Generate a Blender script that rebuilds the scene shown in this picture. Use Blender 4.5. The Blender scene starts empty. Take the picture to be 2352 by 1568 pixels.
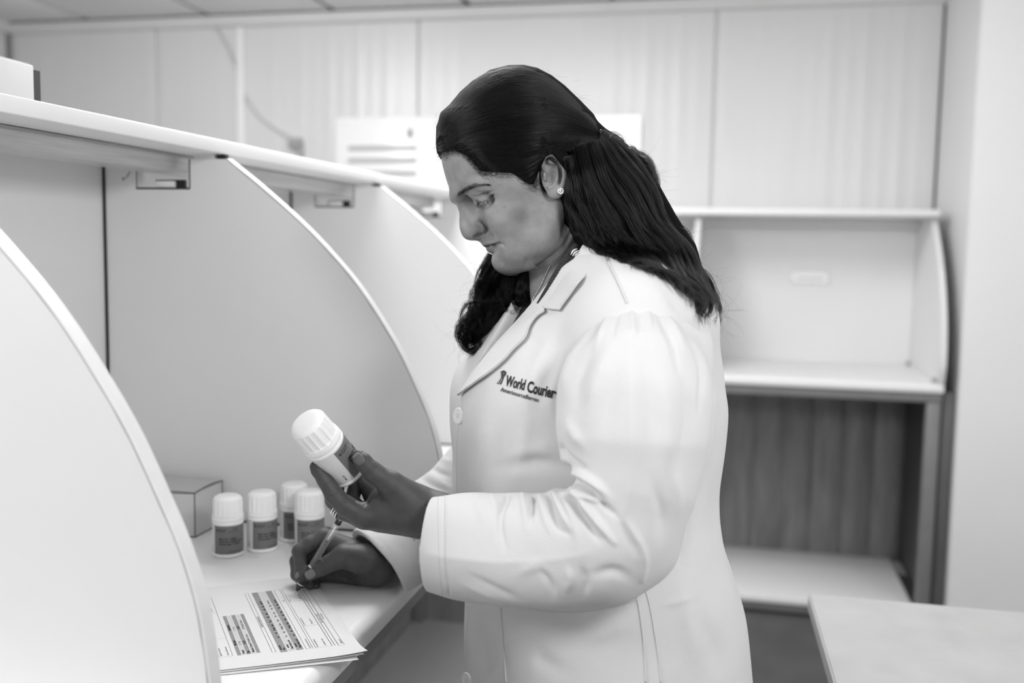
import bpy, bmesh, math, random
import numpy as np
from mathutils import Vector, Matrix
from mathutils.bvhtree import BVHTree

sc = bpy.context.scene
COL = sc.collection
random.seed(7)
RNG = np.random.default_rng(11)

# ------------------------------------------------------------------ camera
FPX, CW, CH, CAMZ = 2287.0, 2352, 1568, 1.33
_p, _r, _yaw = math.radians(5.46), 0.0165, 0.21863747
_f = np.array([-math.sin(_yaw) * math.cos(_p), math.cos(_yaw) * math.cos(_p), -math.sin(_p)])
_rt = np.array([math.cos(_yaw), math.sin(_yaw), 0.0])
_up = np.cross(_rt, _f)
CR = _rt * math.cos(_r) + _up * math.sin(_r)
CU = -_rt * math.sin(_r) + _up * math.cos(_r)
CF = _f
C0 = np.array([0, 0, CAMZ])
cam_data = bpy.data.cameras.new('camera')
cam_data.sensor_width = 36.0
cam_data.lens = FPX * 36.0 / CW
cam_data.clip_start = 0.05
cam_data.dof.use_dof = True
cam_data.dof.focus_distance = 1.14
cam_data.dof.aperture_fstop = 3.0
cam = bpy.data.objects.new('camera', cam_data)
COL.objects.link(cam)
M = Matrix.Identity(4)
for i in range(3):
    M[i][0], M[i][1], M[i][2], M[i][3] = CR[i], CU[i], -CF[i], C0[i]
cam.matrix_world = M
sc.camera = cam

# ------------------------------------------------------------------ light and exposure
sc.view_settings.view_transform = 'Standard'
sc.view_settings.look = 'None'
sc.view_settings.gamma = 1.0
sc.view_settings.use_curve_mapping = False
sc.view_settings.exposure = 0.08
sc.cycles.max_bounces = 8
sc.cycles.diffuse_bounces = 5
sc.cycles.glossy_bounces = 3
sc.cycles.transparent_max_bounces = 16
sc.cycles.use_denoising = True
sc.cycles.denoising_prefilter = 'ACCURATE'
w = bpy.data.worlds.new('world')
sc.world = w
w.use_nodes = True
w.node_tree.nodes['Background'].inputs[0].default_value = (1, 1, 1, 1)
w.node_tree.nodes['Background'].inputs[1].default_value = 0.66


def area_light(name, loc, sx, sy, power, target=None):
    d = bpy.data.lights.new(name, 'AREA')
    d.shape = 'RECTANGLE'
    d.size, d.size_y = sx, sy
    d.energy = power
    o = bpy.data.objects.new(name, d)
    o.location = loc
    if target is not None:
        v = Vector(target) - Vector(loc)
        o.rotation_euler = v.to_track_quat('-Z', 'Y').to_euler()
    COL.objects.link(o)
    return o


# fluorescent panels of the ceiling, out of the frame, and lights added to brighten the figure, wall and ceiling
def point_light(name, loc, radius, power):
    d = bpy.data.lights.new(name, 'POINT')
    d.shadow_soft_size = radius
    d.energy = power
    o = bpy.data.objects.new(name, d)
    o.location = loc
    COL.objects.link(o)


area_light('ceiling_lamp_bench', (-0.75, 2.3, 2.33), 0.6, 1.2, 33)      # over the bench, beyond the woman
area_light('ceiling_lamp_side', (2.0, 0.6, 2.33), 0.6, 1.2, 13)
area_light('added_front_light', (-1.85, -0.4, 2.25), 0.7, 0.7, 42, (-0.35, 1.15, 1.1))  # no fixture here: added light aimed at face, chest and desk
area_light('added_face_light', (-2.2, 0.45, 2.22), 1.2, 1.0, 13, (-0.3, 1.15, 1.4))    # unseen light added to brighten the face from the left
area_light('added_uplight', (0.6, 0.1, 1.8), 0.3, 0.3, 14, (0.1, 2.4, 2.36))      # uplight added out of view to brighten the ceiling
point_light('ceiling_fill_back', (0.30, 2.75, 2.17), 0.16, 3.5)  # point light in place of a ceiling lamp, lowered to brighten the ceiling
point_light('ceiling_fill_far', (-1.9, 2.9, 2.17), 0.16, 19)  # unseen point light added for the ceiling and back wall


# ------------------------------------------------------------------ helpers
def ray(u, v):
    return CF + CR * ((u - CW / 2) / FPX) - CU * ((v - CH / 2) / FPX)


def dep(u, v, t):
    return C0 + ray(u, v) * t


def onz(u, v, z):
    d = ray(u, v)
    return C0 + d * ((z - CAMZ) / d[2])


def onx(u, v, x):
    d = ray(u, v)
    return C0 + d * (x / d[0])


def ony(u, v, y):
    d = ray(u, v)
    return C0 + d * (y / d[1])


def project(P):
    d = np.asarray(P, float) - C0
    t = d @ CF
    return CW / 2 + FPX * (d @ CR) / t, CH / 2 - FPX * (d @ CU) / t, t


def mat(name, g, rough=0.5, spec=0.5, noise=0.0, nscale=20.0, bump=0.0, bscale=200.0, stretch=None, metallic=0.0, coat=0.0):
    m = bpy.data.materials.new(name)
    m.use_nodes = True
    nt = m.node_tree
    b = nt.nodes['Principled BSDF']
    b.inputs['Base Color'].default_value = (g, g, g, 1)
    b.inputs['Roughness'].default_value = rough
    b.inputs['Specular IOR Level'].default_value = spec
    b.inputs['Metallic'].default_value = metallic
    b.inputs['Coat Weight'].default_value = coat
    tc = nt.nodes.new('ShaderNodeTexCoord')
    src = tc.outputs['Object']
    if stretch:
        mp = nt.nodes.new('ShaderNodeMapping')
        mp.inputs['Scale'].default_value = stretch
        nt.links.new(src, mp.inputs[0])
        src = mp.outputs[0]
    if noise > 0:
        n = nt.nodes.new('ShaderNodeTexNoise')
        n.inputs['Scale'].default_value = nscale
        n.inputs['Detail'].default_value = 5
        nt.links.new(src, n.inputs['Vector'])
        r = nt.nodes.new('ShaderNodeMapRange')
        r.inputs[1].default_value, r.inputs[2].default_value = 0.3, 0.7
        r.inputs[3].default_value, r.inputs[4].default_value = g * (1 - noise), g * (1 + noise)
        nt.links.new(n.outputs[0], r.inputs[0])
        nt.links.new(r.outputs[0], b.inputs['Base Color'])
    if bump > 0:
        n = nt.nodes.new('ShaderNodeTexNoise')
        n.inputs['Scale'].default_value = bscale
        n.inputs['Detail'].default_value = 3
        nt.links.new(src, n.inputs['Vector'])
        bp = nt.nodes.new('ShaderNodeBump')
        bp.inputs['Strength'].default_value = bump
        bp.inputs['Distance'].default_value = 0.001
        nt.links.new(n.outputs[0], bp.inputs['Height'])
        nt.links.new(bp.outputs[0], b.inputs['Normal'])
    return m


def link(name, me, m=None, parent=None, smooth=False):
    o = bpy.data.objects.new(name, me)
    COL.objects.link(o)
    if m is not None:
        me.materials.append(m)
    if smooth:
        me.polygons.foreach_set('use_smooth', [True] * len(me.polygons))
    if parent is not None:
        o.parent = parent
        o.matrix_parent_inverse = parent.matrix_basis.inverted()
    return o


def mesh(name, verts, faces, m=None, parent=None, smooth=False):
    me = bpy.data.meshes.new(name)
    me.from_pydata([tuple(map(float, v)) for v in verts], [], [tuple(int(i) for i in f) for f in faces])
    me.update()
    return link(name, me, m, parent, smooth)


def from_bm(name, bm, m=None, parent=None, smooth=False):
    me = bpy.data.meshes.new(name)
    bmesh.ops.recalc_face_normals(bm, faces=bm.faces)
    bm.to_mesh(me)
    bm.free()
    return link(name, me, m, parent, smooth)


def sharp(o, deg=40):
    me = o.data
    me.polygons.foreach_set('use_smooth', [True] * len(me.polygons))
    me.set_sharp_from_angle(angle=math.radians(deg))
    return o


def bm_box(bm, lo, hi, bevel=0.0, seg=2):
    r = bmesh.ops.create_cube(bm, size=1.0)
    vs = r['verts']
    for v in vs:
        v.co = Vector([lo[i] + (v.co[i] + 0.5) * (hi[i] - lo[i]) for i in range(3)])
    if bevel > 0:
        es = list({e for v in vs for e in v.link_edges})
        bmesh.ops.bevel(bm, geom=es, offset=bevel, segments=seg, affect='EDGES', profile=0.5)


def box(name, lo, hi, m, parent=None, bevel=0.0, seg=2):
    bm = bmesh.new()
    bm_box(bm, lo, hi, bevel, seg)
    o = from_bm(name, bm, m, parent)
    if bevel > 0:
        sharp(o, 50)
    return o


def prism(name, poly, axis, a, b, m, parent=None, bevel=0.0):
    """polygon of 2D points extruded along axis (0,1,2) from a to b; the 2D plane is the other two axes in order"""
    bm = bmesh.new()
    oth = [i for i in range(3) if i != axis]

    def P(q, h):
        c = [0, 0, 0]
        c[oth[0]], c[oth[1]], c[axis] = q[0], q[1], h
        return c
    A = [bm.verts.new(P(q, a)) for q in poly]
    B = [bm.verts.new(P(q, b)) for q in poly]
    n = len(poly)
    bm.faces.new(A)
    bm.faces.new(B[::-1])
    for i in range(n):
        bm.faces.new((A[i], A[(i + 1) % n], B[(i + 1) % n], B[i]))
    bmesh.ops.recalc_face_normals(bm, faces=bm.faces)
    if bevel > 0:
        es = [e for e in bm.edges if len(e.link_faces) == 2 and e.calc_face_angle(0) > 0.6]
        bmesh.ops.bevel(bm, geom=es, offset=bevel, segments=2, affect='EDGES')
    o = from_bm(name, bm, m, parent)
    return sharp(o, 35)


def bm_lathe(bm, prof, seg=48, cap=True, rmod=None):
    rings = []
    for (r, z) in prof:
        ring = []
        for k in range(seg):
            a = 2 * math.pi * k / seg
            rr = r if rmod is None else rmod(r, z, k, a)
            ring.append(bm.verts.new((rr * math.cos(a), rr * math.sin(a), z)))
        rings.append(ring)
    for A, B in zip(rings[:-1], rings[1:]):
        for k in range(seg):
            bm.faces.new((A[k], A[(k + 1) % seg], B[(k + 1) % seg], B[k]))
    if cap:
        bm.faces.new(rings[0][::-1])
        bm.faces.new(rings[-1])


def bm_tube(bm, pts, rad, seg=10, cap=True):
    pts = [np.asarray(p, float) for p in pts]
    if np.isscalar(rad):
        rad = [rad] * len(pts)
    T = [pts[min(i + 1, len(pts) - 1)] - pts[max(i - 1, 0)] for i in range(len(pts))]
    T = [t / (np.linalg.norm(t) + 1e-12) for t in T]
    n = np.cross(T[0], [0, 0, 1.0])
    if np.linalg.norm(n) < 1e-3:
        n = np.cross(T[0], [1.0, 0, 0])
    n /= np.linalg.norm(n)
    rings = []
    for p, t, r in zip(pts, T, rad):
        n = n - t * (n @ t)
        n /= np.linalg.norm(n)
        b = np.cross(t, n)
        rings.append([bm.verts.new(p + r * (math.cos(2 * math.pi * k / seg) * n + math.sin(2 * math.pi * k / seg) * b)) for k in range(seg)])
    for A, B in zip(rings[:-1], rings[1:]):
        for k in range(seg):
            bm.faces.new((A[k], A[(k + 1) % seg], B[(k + 1) % seg], B[k]))
    if cap:
        bm.faces.new(rings[0][::-1])
        bm.faces.new(rings[-1])


def tube(name, pts, rad, m, parent=None, seg=10):
    bm = bmesh.new()
    bm_tube(bm, pts, rad, seg)
    return from_bm(name, bm, m, parent, True)


def catmull(pts, n):
    P = np.asarray(pts, float)
    P = np.vstack([2 * P[0] - P[1], P, 2 * P[-1] - P[-2]])
    out = []
    m = len(P) - 3
    for s in np.linspace(0, m - 1e-9, n):
        i = int(s)
        t = s - i
        a, b, c, d = P[i:i + 4]
        out.append(0.5 * (2 * b + (c - a) * t + (2 * a - 5 * b + 4 * c - d) * t * t + (3 * b - a - 3 * c + d) * t ** 3))
    return np.array(out)


def tag(o, label=None, cat=None, group=None, kind=None):
    for k, v in (('label', label), ('category', cat), ('group', group), ('kind', kind)):
        if v:
            o[k] = v
    return o


def empty(name, loc=(0, 0, 0), label=None, cat=None, group=None):
    o = bpy.data.objects.new(name, None)
    o.empty_display_size = 0.05
    o.location = loc
    COL.objects.link(o)
    return tag(o, label, cat, group)


_texts = {}


def text2d(s, size=1.0, bold=0.0, align='LEFT'):
    """flat lettering as (verts (n,2), faces)"""
    key = (s, bold, align)
    if key not in _texts:
        c = bpy.data.curves.new('lettering', 'FONT')
        c.body = s
        c.size = 1.0
        c.align_x = align
        c.offset = bold
        c.resolution_u = 3
        o = bpy.data.objects.new('lettering', c)
        COL.objects.link(o)
        dg = bpy.context.evaluated_depsgraph_get()
        me = o.evaluated_get(dg).to_mesh()
        V = np.array([v.co[:2] for v in me.vertices], float).reshape(-1, 2)
        Fc = [tuple(p.vertices) for p in me.polygons]
        o.evaluated_get(dg).to_mesh_clear()
        bpy.data.objects.remove(o)
        bpy.data.curves.remove(c)
        _texts[key] = (V, Fc)
    V, Fc = _texts[key]
    return V * size, Fc


def join_geo(parts):
    V, Fc, n = [], [], 0
    for v, f in parts:
        v = np.asarray(v, float)
        V.append(v)
        Fc += [tuple(i + n for i in q) for q in f]
        n += len(v)
    return np.vstack(V), Fc


# ------------------------------------------------------------------ materials
M_LAM = mat('white_laminate', 0.75, 0.42, 0.4, noise=0.02, nscale=3, bump=0.04, bscale=900)
M_LAMB = mat('bright_laminate', 0.84, 0.35, 0.45, noise=0.015, nscale=4)
M_EDGE = mat('edge_band', 0.76, 0.4, 0.4, noise=0.03, nscale=30)
M_SEAM = mat('dark_seam', 0.03, 0.6)
M_ALU = mat('brushed_aluminium', 0.55, 0.38, 0.5, noise=0.12, nscale=8, stretch=(30, 1, 30), metallic=0.8)
M_FRAME = mat('grey_metal', 0.22, 0.45, 0.5, noise=0.06, nscale=12)
M_WOOD = mat('dark_board', 0.25, 0.5, 0.4, noise=0.2, nscale=7, stretch=(5, 5, 0.6))
M_BLACK = mat('black_plastic', 0.012, 0.4)
M_WALLP = mat('wall_panel_paint', 0.66, 0.33, 0.5, noise=0.02, nscale=2)
M_WHITE = mat('white_wall_paint', 0.84, 0.5, 0.3, noise=0.02, nscale=1.5)
M_CEIL = mat('ceiling_panel_paint', 0.93, 0.5, 0.3, noise=0.02, nscale=2)
M_FLOOR = mat('grey_floor', 0.11, 0.5, 0.4, noise=0.15, nscale=6)
M_PAPER = mat('white_paper', 0.72, 0.7, 0.2)
M_INK = mat('black_ink', 0.025, 0.6, 0.2)
M_GREYINK = mat('grey_print', 0.27, 0.65, 0.2)
M_PALEINK = mat('pale_grey_print', 0.58, 0.65, 0.2)
M_CARD = mat('white_card', 0.6, 0.6, 0.3, noise=0.03, nscale=8)
M_CARDTOP = mat('white_card_top', 0.56, 0.6, 0.3, noise=0.03, nscale=8)
M_PLASTIC = mat('white_plastic', 0.92, 0.33, 0.5)
# ------------------------------------------------------------------ room shell
XR, YB, ZC, XL = 0.774, 4.285, 2.36, -3.47


def struct(o):
    o['kind'] = 'structure'
    return o


struct(box('floor', (-3.6, -2.6, -0.06), (3.4, 4.5, 0.0), M_FLOOR))

# back wall of insulated metal panels, each with its shallow pressed ribs
wb = struct(box('wall_back', (XL - 0.1, YB + 0.012, 0), (XR + 0.1, YB + 0.1, 2.42), M_WALLP))
joints = [XL]
x = -0.11
while x > XL:
    joints.append(x)
    x -= 1.285
joints = sorted(joints + [XR])


def ribbed(xa, xb):
    g = 0.004
    pts = [(xa + g, YB + 0.012), (xa + g, YB + 0.004), (xa + 2 * g, YB)]
    x = xa + 0.03
    k = 0
    while x < xb - 0.06:
        d = 0.0006 if k % 2 else 0.0011
        for q, dd in ((0, 0), (0.008, d * .9), (0.02, d), (0.028, 0)):
            pts.append((x + q, YB - dd))
        x += 0.0685
        k += 1
    pts += [(xb - 2 * g, YB), (xb - g, YB + 0.004), (xb - g, YB + 0.012)]
    return pts


for xa, xb in zip(joints[:-1], joints[1:]):
    if xb - xa > 0.08:
        o = prism('wall_panel', ribbed(xa, xb), 2, 0.0, 2.33, M_WALLP, wb)

struct(box('wall_left', (XL - 0.1, -2.6, 0), (XL, YB + 0.1, 2.42), M_WALLP))
box('corner_trim', (XL, YB - 0.025, 0), (XL + 0.012, YB - 0.001, 2.31), M_FRAME, bpy.data.objects['wall_left'])

# white wall on the right: its face to the room and the return to the back wall
wr = struct(prism('wall_right', [(XR, YB + 0.1), (XR, 3.66), (3.4, 3.66), (3.4, YB + 0.1)], 2, 0, 2.42, M_WHITE))
box('return_panel', (XR - 0.004, 3.672, 0.0), (XR, YB - 0.012, 2.31), M_LAM, wr)
box('corner_gap', (XR - 0.012, YB - 0.012, 0.0), (XR, YB - 0.001, 2.3), M_SEAM, wr)

# ceiling: lay-in boards between pressed joints
ce = struct(box('ceiling', (XL - 0.1, -2.6, 2.375), (3.4, YB + 0.1, 2.43), mat('ceiling_joint', 0.12)))
xs = [-3.47, -3.02, -2.395, -1.785, -1.163, -0.54, 0.08, 0.7, 1.32, 1.94, 2.56, 3.18, 3.4]
for xa, xb in zip(xs[:-1], xs[1:]):
    box('ceiling_board', (xa + 0.012, 1.4, ZC), (xb - 0.012, YB - 0.034, 2.372), M_CEIL, ce, 0.003, 1)
    box('ceiling_board', (xa + 0.012, -2.6, ZC), (xb - 0.012, 1.39, 2.372), M_CEIL, ce, 0.003, 1)
t1 = struct(prism('trim_1', [(YB - 0.03, 2.355), (YB - 0.03, 2.318), (YB - 0.024, 2.31), (YB, 2.305), (YB, 2.372), (YB - 0.03, 2.372)], 0, XL, XR - 0.004, M_WALLP))
box('shadow_gap', (XL, YB - 0.036, 2.355), (XR, YB - 0.03, 2.374), M_SEAM, t1)
t2 = struct(box('trim_2', (XL, 3.0, 2.312), (XL + 0.03, YB - 0.031, 2.372), M_WALLP))

# cable conduit and cable on the back wall
cd = box('cable_conduit', (-2.262, YB - 0.022, 1.2), (-2.226, YB - 0.0005, 2.306), M_LAMB, None, 0.006)
tag(cd, 'white vertical cable conduit running down the back wall', 'conduit')
cc = empty('wall_cable', (-2.0, YB - 0.01, 1.74), 'thin pale cable drooping across the back wall to a dark plug', 'cable')
pts = [ony(u, v, YB - 0.009) for u, v in ((481, 40), (510, 85), (541, 150), (556, 205), (585, 255), (625, 292), (665, 315), (684, 328))]
cab = mat('pale_cable', 0.54, 0.5)
tube('cord', catmull(pts, 40), 0.006, cab, cc, 8)
a = ony(680, 328, YB - 0.012)
box('plug', (a[0] - 0.025, YB - 0.045, a[2] - 0.025), (a[0] + 0.03, YB - 0.003, a[2] + 0.02), mat('grey_plug', 0.33), cc, 0.006)
b_ = ony(690, 350, YB - 0.012)
box('plug_tail', (b_[0] - 0.012, YB - 0.03, b_[2] - 0.03), (b_[0] + 0.012, YB - 0.003, b_[2] + 0.045), mat('grey_plug_tail', 0.38), cc, 0.005)

# large white board on the back wall with printed rows, and a laminated sheet right of it
nb = empty('notice_board', (-1.54, YB - 0.01, 1.6), 'white notice board with grey ruled rows on the back wall, behind the forehead', 'board')
M_GLOSSW = mat('glossy_white', 0.9, 0.25, 0.6)
box('board_panel', (-1.78, YB - 0.012, 1.34), (-1.19, YB - 0.0025, 1.893), M_GLOSSW, nb, 0.003)
for z in (1.757, 1.702, 1.645, 1.59):
    box('ruled_row', (-1.72, YB - 0.0128, z - 0.012), (-1.395, YB - 0.012, z + 0.010), mat('pale_row', 0.42), nb)
box('hook', (-1.44, YB - 0.02, 1.8), (-1.415, YB - 0.012, 1.84), mat('hook_grey', 0.35), nb, 0.003)
ls = empty('laminated_sheet', (-0.6, YB - 0.01, 1.7), 'glossy laminated sheet on the back wall beside the hair clip', 'sheet')
arc = [(-0.78 + 0.372 * i / 12, YB - 0.004 - 0.012 * (i / 12) ** 2) for i in range(13)]
prism('sheet_panel', arc + [(x, y + 0.0008) for x, y in arc[::-1]], 2, 1.70, 1.888, M_GLOSSW, ls)
box('sheet_band', (-0.72, YB - 0.0056, 1.83), (-0.55, YB - 0.0049, 1.86), mat('pale_band', 0.7), ls)
# ------------------------------------------------------------------ partitioned bench on the left
ZT = 0.877
XB, XF, XS = -1.007, -0.42, -0.79      # back panel, counter front, shelf front
SH0, SH1 = 1.467, 1.488
# front curve of a divider: (x, z)
CURVE = [(-0.424, ZT), (-0.4255, 0.93), (-0.430, 0.975), (-0.438, 1.021), (-0.453, 1.068), (-0.476, 1.118), (-0.5015, 1.168), (-0.533, 1.217),
         (-0.564, 1.260), (-0.598, 1.299), (-0.655, 1.355), (-0.728, 1.415), (-0.787, 1.459)]
CURVE = [tuple(p) for p in catmull(CURVE, 40)]

bench = empty('partitioned_bench', (-0.71, 1.9, 0.0), 'long white workbench with curved divider panels and a top shelf along the left side', 'workbench')
bench_y0, bench_y1 = 0.62, 3.15


def profile_counter(xf, xb, zt, th, rr=0.011):
    """counter section with a rolled front edge: (x, z)"""
    pts = [(xb, zt), (xb, zt - th)]
    s = 1 if xf > xb else -1
    for k in range(9):
        a = -math.pi / 2 + math.pi / 2 * k / 8
        pts.append((xf - s * rr + s * rr * math.cos(a), zt - th + rr * 0.4 + rr * 0.4 * math.sin(a)))
    for k in range(9):
        a = math.pi / 2 * k / 8
        pts.append((xf - s * 0.016 + s * 0.016 * math.cos(a), zt - 0.013 + 0.013 * math.sin(a)))
    return pts


prism('countertop', profile_counter(XF + 0.004, XB, ZT, 0.032), 1, bench_y0, bench_y1, M_LAMB, bench)
prism('front_rail', [(XF - 0.012, ZT - 0.033), (XF - 0.012, ZT - 0.063), (XF - 0.05, ZT - 0.063), (XF - 0.05, ZT - 0.033)], 1, bench_y0, bench_y1, M_FRAME, bench)
for ya, yb in ((bench_y0, 0.747), (0.766, 1.45), (1.469, 2.15), (2.169, 2.85), (2.869, bench_y1)):
    box('back_panel', (XB - 0.018, ya, ZT), (XB, yb, SH0), M_LAM, bench)

NOTCH = [(-0.852, SH0 - 0.007), (-0.852, 1.414), (-0.945, 1.414), (-0.945, SH0 - 0.007)]


def divider(yf, th=0.018, notch=True):
    poly = [(XB, ZT + 0.0015)] + [(x - 0.0005, max(z, ZT + 0.0015)) for x, z in CURVE]
    poly += (NOTCH if notch else []) + [(XB, SH0 - 0.007)]
    d = prism('divider_panel', poly, 1, yf, yf + th, M_LAM, bench)
    # edge band: a strip that follows the curve, slightly proud, with a thin dark glue line along the near face
    bm = bmesh.new()
    c = np.array(CURVE)
    t = np.gradient(c, axis=0)
    t /= np.linalg.norm(t, axis=1)[:, None]
    nrm = np.stack([t[:, 1], -t[:, 0]], 1)
    out = c + nrm * 0.0016
    rows = []
    for p_in, p_out in zip(c - nrm * 0.0004, out):
        rows.append([bm.verts.new(q) for q in ((p_in[0], yf - 0.0003, p_in[1]), (p_out[0], yf + 0.0006, p_out[1]),
                                               (p_out[0], yf + th - 0.0006, p_out[1]), (p_in[0], yf + th + 0.0003, p_in[1]))])
    for A, B in zip(rows[:-1], rows[1:]):
        for k in range(3):
            bm.faces.new((A[k], A[k + 1], B[k + 1], B[k]))
    bm.faces.new(rows[0])
    bm.faces.new(rows[-1][::-1])
    sharp(from_bm('edge_band', bm, M_EDGE, d), 30)
    bm = bmesh.new()
    rr = []
    for i, (p_in, n_) in enumerate(zip(c, nrm)):
        wd = 0.0008 + 0.0006 * RNG.random()
        q0, q1 = p_in - n_ * 0.0004, p_in - n_ * (0.0004 + wd)
        rr.append([bm.verts.new((q0[0], yf - 0.00015, q0[1])), bm.verts.new((q1[0], yf - 0.00015, q1[1]))])
    for A, B in zip(rr[:-1], rr[1:]):
        bm.faces.new((A[0], A[1], B[1], B[0]))
    from_bm('glue_line', bm, mat('glue_line_grey', 0.2), d)
    # dark gasket in the corner with the back panel and along the counter
    box('corner_gasket', (XB + 0.0005, yf - 0.003, ZT), (XB + 0.0045, yf, SH0 - 0.012), M_SEAM, d)
    box('base_gasket', (XB + 0.006, yf - 0.0025, ZT), (-0.548, yf, ZT + 0.003), M_SEAM, d)
    if notch:
        box('notch_rim', (-0.947, yf - 0.0006, 1.4115), (-0.851, yf, 1.4145), M_SEAM, d)
        box('notch_side', (-0.8525, yf - 0.0006, 1.4135), (-0.8505, yf, 1.459), M_SEAM, d)
        box('notch_side', (-0.9465, yf - 0.0006, 1.4135), (-0.9452, yf, 1.447), M_SEAM, d)
        box('bracket', (-0.914, yf + 0.002, 1.4147), (-0.882, yf + 0.016, 1.425), M_LAMB, d, 0.001)
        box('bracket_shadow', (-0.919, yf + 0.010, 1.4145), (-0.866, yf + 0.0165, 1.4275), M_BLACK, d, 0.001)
        box('top_clip', (-0.806, yf + 0.004, SH0 - 0.0068), (-0.792, yf + 0.016, SH0 - 0.0003), M_BLACK, d)
        box('top_spacer', (-0.845, yf + 0.003, SH0 - 0.0069), (-0.81, yf + 0.016, SH0 - 0.0002), M_LAMB, d)
    return d


for y in (0.747, 1.45, 2.15, 2.85):
    dv = divider(y)

# small scuff and pencil marks high on the second divider
for (u, v, r) in ((283, 411, 0.0035), (268, 383, 0.0022), (292, 425, 0.0008)):
    q = ony(u, v, 1.4496)
    bm = bmesh.new()
    n0 = 7
    vs = [bm.verts.new((q[0] + r * (0.6 + 0.5 * RNG.random()) * math.cos(6.283 * k / n0), 1.4497, q[2] + r * (0.6 + 0.5 * RNG.random()) * math.sin(6.283 * k / n0))) for k in range(n0)]
    bm.faces.new(vs)
    o = from_bm('scuff_mark', bm, M_GREYINK, bench)
q = [ony(u, v, 1.4494) for u, v in ((299, 393), (294, 402), (288, 410))]
tube('scuff_mark', q, [0.0006, 0.0011, 0.0006], M_GREYINK, bench, 5)

sh = box('top_shelf', (XB - 0.03, bench_y0, SH0), (XS, bench_y1, SH1), M_LAMB, bench, 0.002)
rail = prism('shelf_rail', [(-0.868, SH0 - 0.001), (-0.866, SH0 - 0.006), (-0.868, SH0 - 0.012), (-0.868, SH0 - 0.024), (-0.871, SH0 - 0.029), (-0.93, SH0 - 0.029), (-0.93, SH0 - 0.001)], 1, bench_y0, 2.82, M_ALU, bench)
# below the counter
box('under_panel', (XB - 0.03, bench_y0, 0.0), (XB - 0.012, bench_y1, ZT - 0.033), M_WOOD, bench)
box('end_panel', (XB - 0.012, bench_y1 - 0.02, 0.05), (XF - 0.05, bench_y1, ZT - 0.033), M_WOOD, bench)
box('base_shelf', (XB - 0.011, bench_y0, 0.045), (XF - 0.02, bench_y1 - 0.021, 0.07), mat('base_white', 0.88, 0.4), bench, 0.003)
box('plinth', (XB + 0.05, bench_y0, 0.0), (XF - 0.08, bench_y1 - 0.05, 0.0445), M_BLACK, bench)
box('corner_post', (XB - 0.01, bench_y1 - 0.055, 0.071), (XB + 0.028, bench_y1 - 0.022, ZT - 0.034), M_FRAME, bench, 0.003)
for y in (0.66, 2.5):
    box('leg', (XF - 0.045, y - 0.016, 0.0), (XF - 0.013, y + 0.016, ZT - 0.064), M_FRAME, bench, 0.003)

# ------------------------------------------------------------------ bench along the back wall
rb = empty('wall_bench', (-0.1, 3.97, 0.0), 'white bench with overhead shelf and dark lower back panel along the back wall', 'workbench')
YF, YW, XE, XW0 = 3.665, YB - 0.012, 0.722, -1.0


def cprof(yf, yb, zt, th):
    return [(y, z) for y, z in profile_counter(yf, yb, zt, th)]


pc = profile_counter(YF, YW, ZT, 0.032)
prism('countertop', pc, 0, XW0, XE, M_LAMB, rb)
box('apron', (XW0, YF + 0.012, ZT - 0.066), (XE - 0.002, YF + 0.05, ZT - 0.0325), M_FRAME, rb, 0.002)
yrc = [(YF + 0.004, ZT + 0.001), (3.652, 0.93), (3.653, 0.975), (3.664, 1.04), (3.679, 1.093), (3.708, 1.16), (3.746, 1.226), (3.798, 1.295), (3.862, 1.364), (3.935, 1.43), (3.985, SH0)]
yrc = [tuple(p) for p in catmull(yrc, 30)]
for xa in (-1.0, -0.155, XE - 0.018):
    d = prism('divider_panel', [(YW, ZT + 0.001)] + yrc + [(YW, SH0)], 0, xa, xa + 0.018, M_LAM, rb)
    bm = bmesh.new()
    rows = [[bm.verts.new(q) for q in ((xa - 0.001, y + 0.001, z), (xa, y - 0.002, z), (xa + 0.018, y - 0.002, z), (xa + 0.019, y + 0.001, z))] for y, z in yrc]
    for A, B in zip(rows[:-1], rows[1:]):
        for k in range(3):
            bm.faces.new((A[k], A[k + 1], B[k + 1], B[k]))
    sharp(from_bm('edge_band', bm, M_EDGE, d), 30)
box('shelf', (XW0, 3.905, SH0 - 0.004), (XE, YW, SH1), M_LAMB, rb, 0.004)
box('shelf_batten', (XW0 + 0.02, YW - 0.07, SH0 - 0.04), (XE - 0.02, YW - 0.012, SH0 - 0.0045), M_LAM, rb)
for xa, xb in ((-0.98, -0.156), (-0.136, XE - 0.019)):
    box('back_panel', (xa, YW - 0.010, ZT + 0.0005), (xb, YW, SH0 - 0.041), M_LAM, rb)
    for k in range(7):
        x0, x1 = xa + (xb - xa) * k / 7, xa + (xb - xa) * (k + 1) / 7
        box('lower_board', (x0 + 0.001, YW - 0.012 - 0.001 * (k % 2), 0.071), (x1 - 0.001, YW - 0.001, ZT - 0.034), M_WOOD, rb, 0.0015, 1)
box('side_panel', (XE - 0.02, 3.74, 0.071), (XE - 0.004, YW, ZT - 0.034), mat('dark_side_board', 0.05, 0.5), rb)
box('leg', (XE - 0.05, YF + 0.012, 0.0), (XE - 0.004, YF + 0.052, ZT - 0.067), M_FRAME, rb, 0.003)
box('wall_batten', (XE + 0.004, YF + 0.03, 0.0), (XR - 0.005, YF + 0.075, ZT - 0.03), mat('brown_batten', 0.12, 0.5, noise=0.2, nscale=9, stretch=(4, 4, 0.5)), rb, 0.004)
box('leg', (-0.62, YF + 0.012, 0.0), (-0.574, YF + 0.052, ZT - 0.067), M_FRAME, rb, 0.003)
box('base_shelf', (XW0, YF, 0.045), (XE - 0.055, YW, 0.07), mat('base_white', 0.88, 0.4), rb, 0.003)
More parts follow.
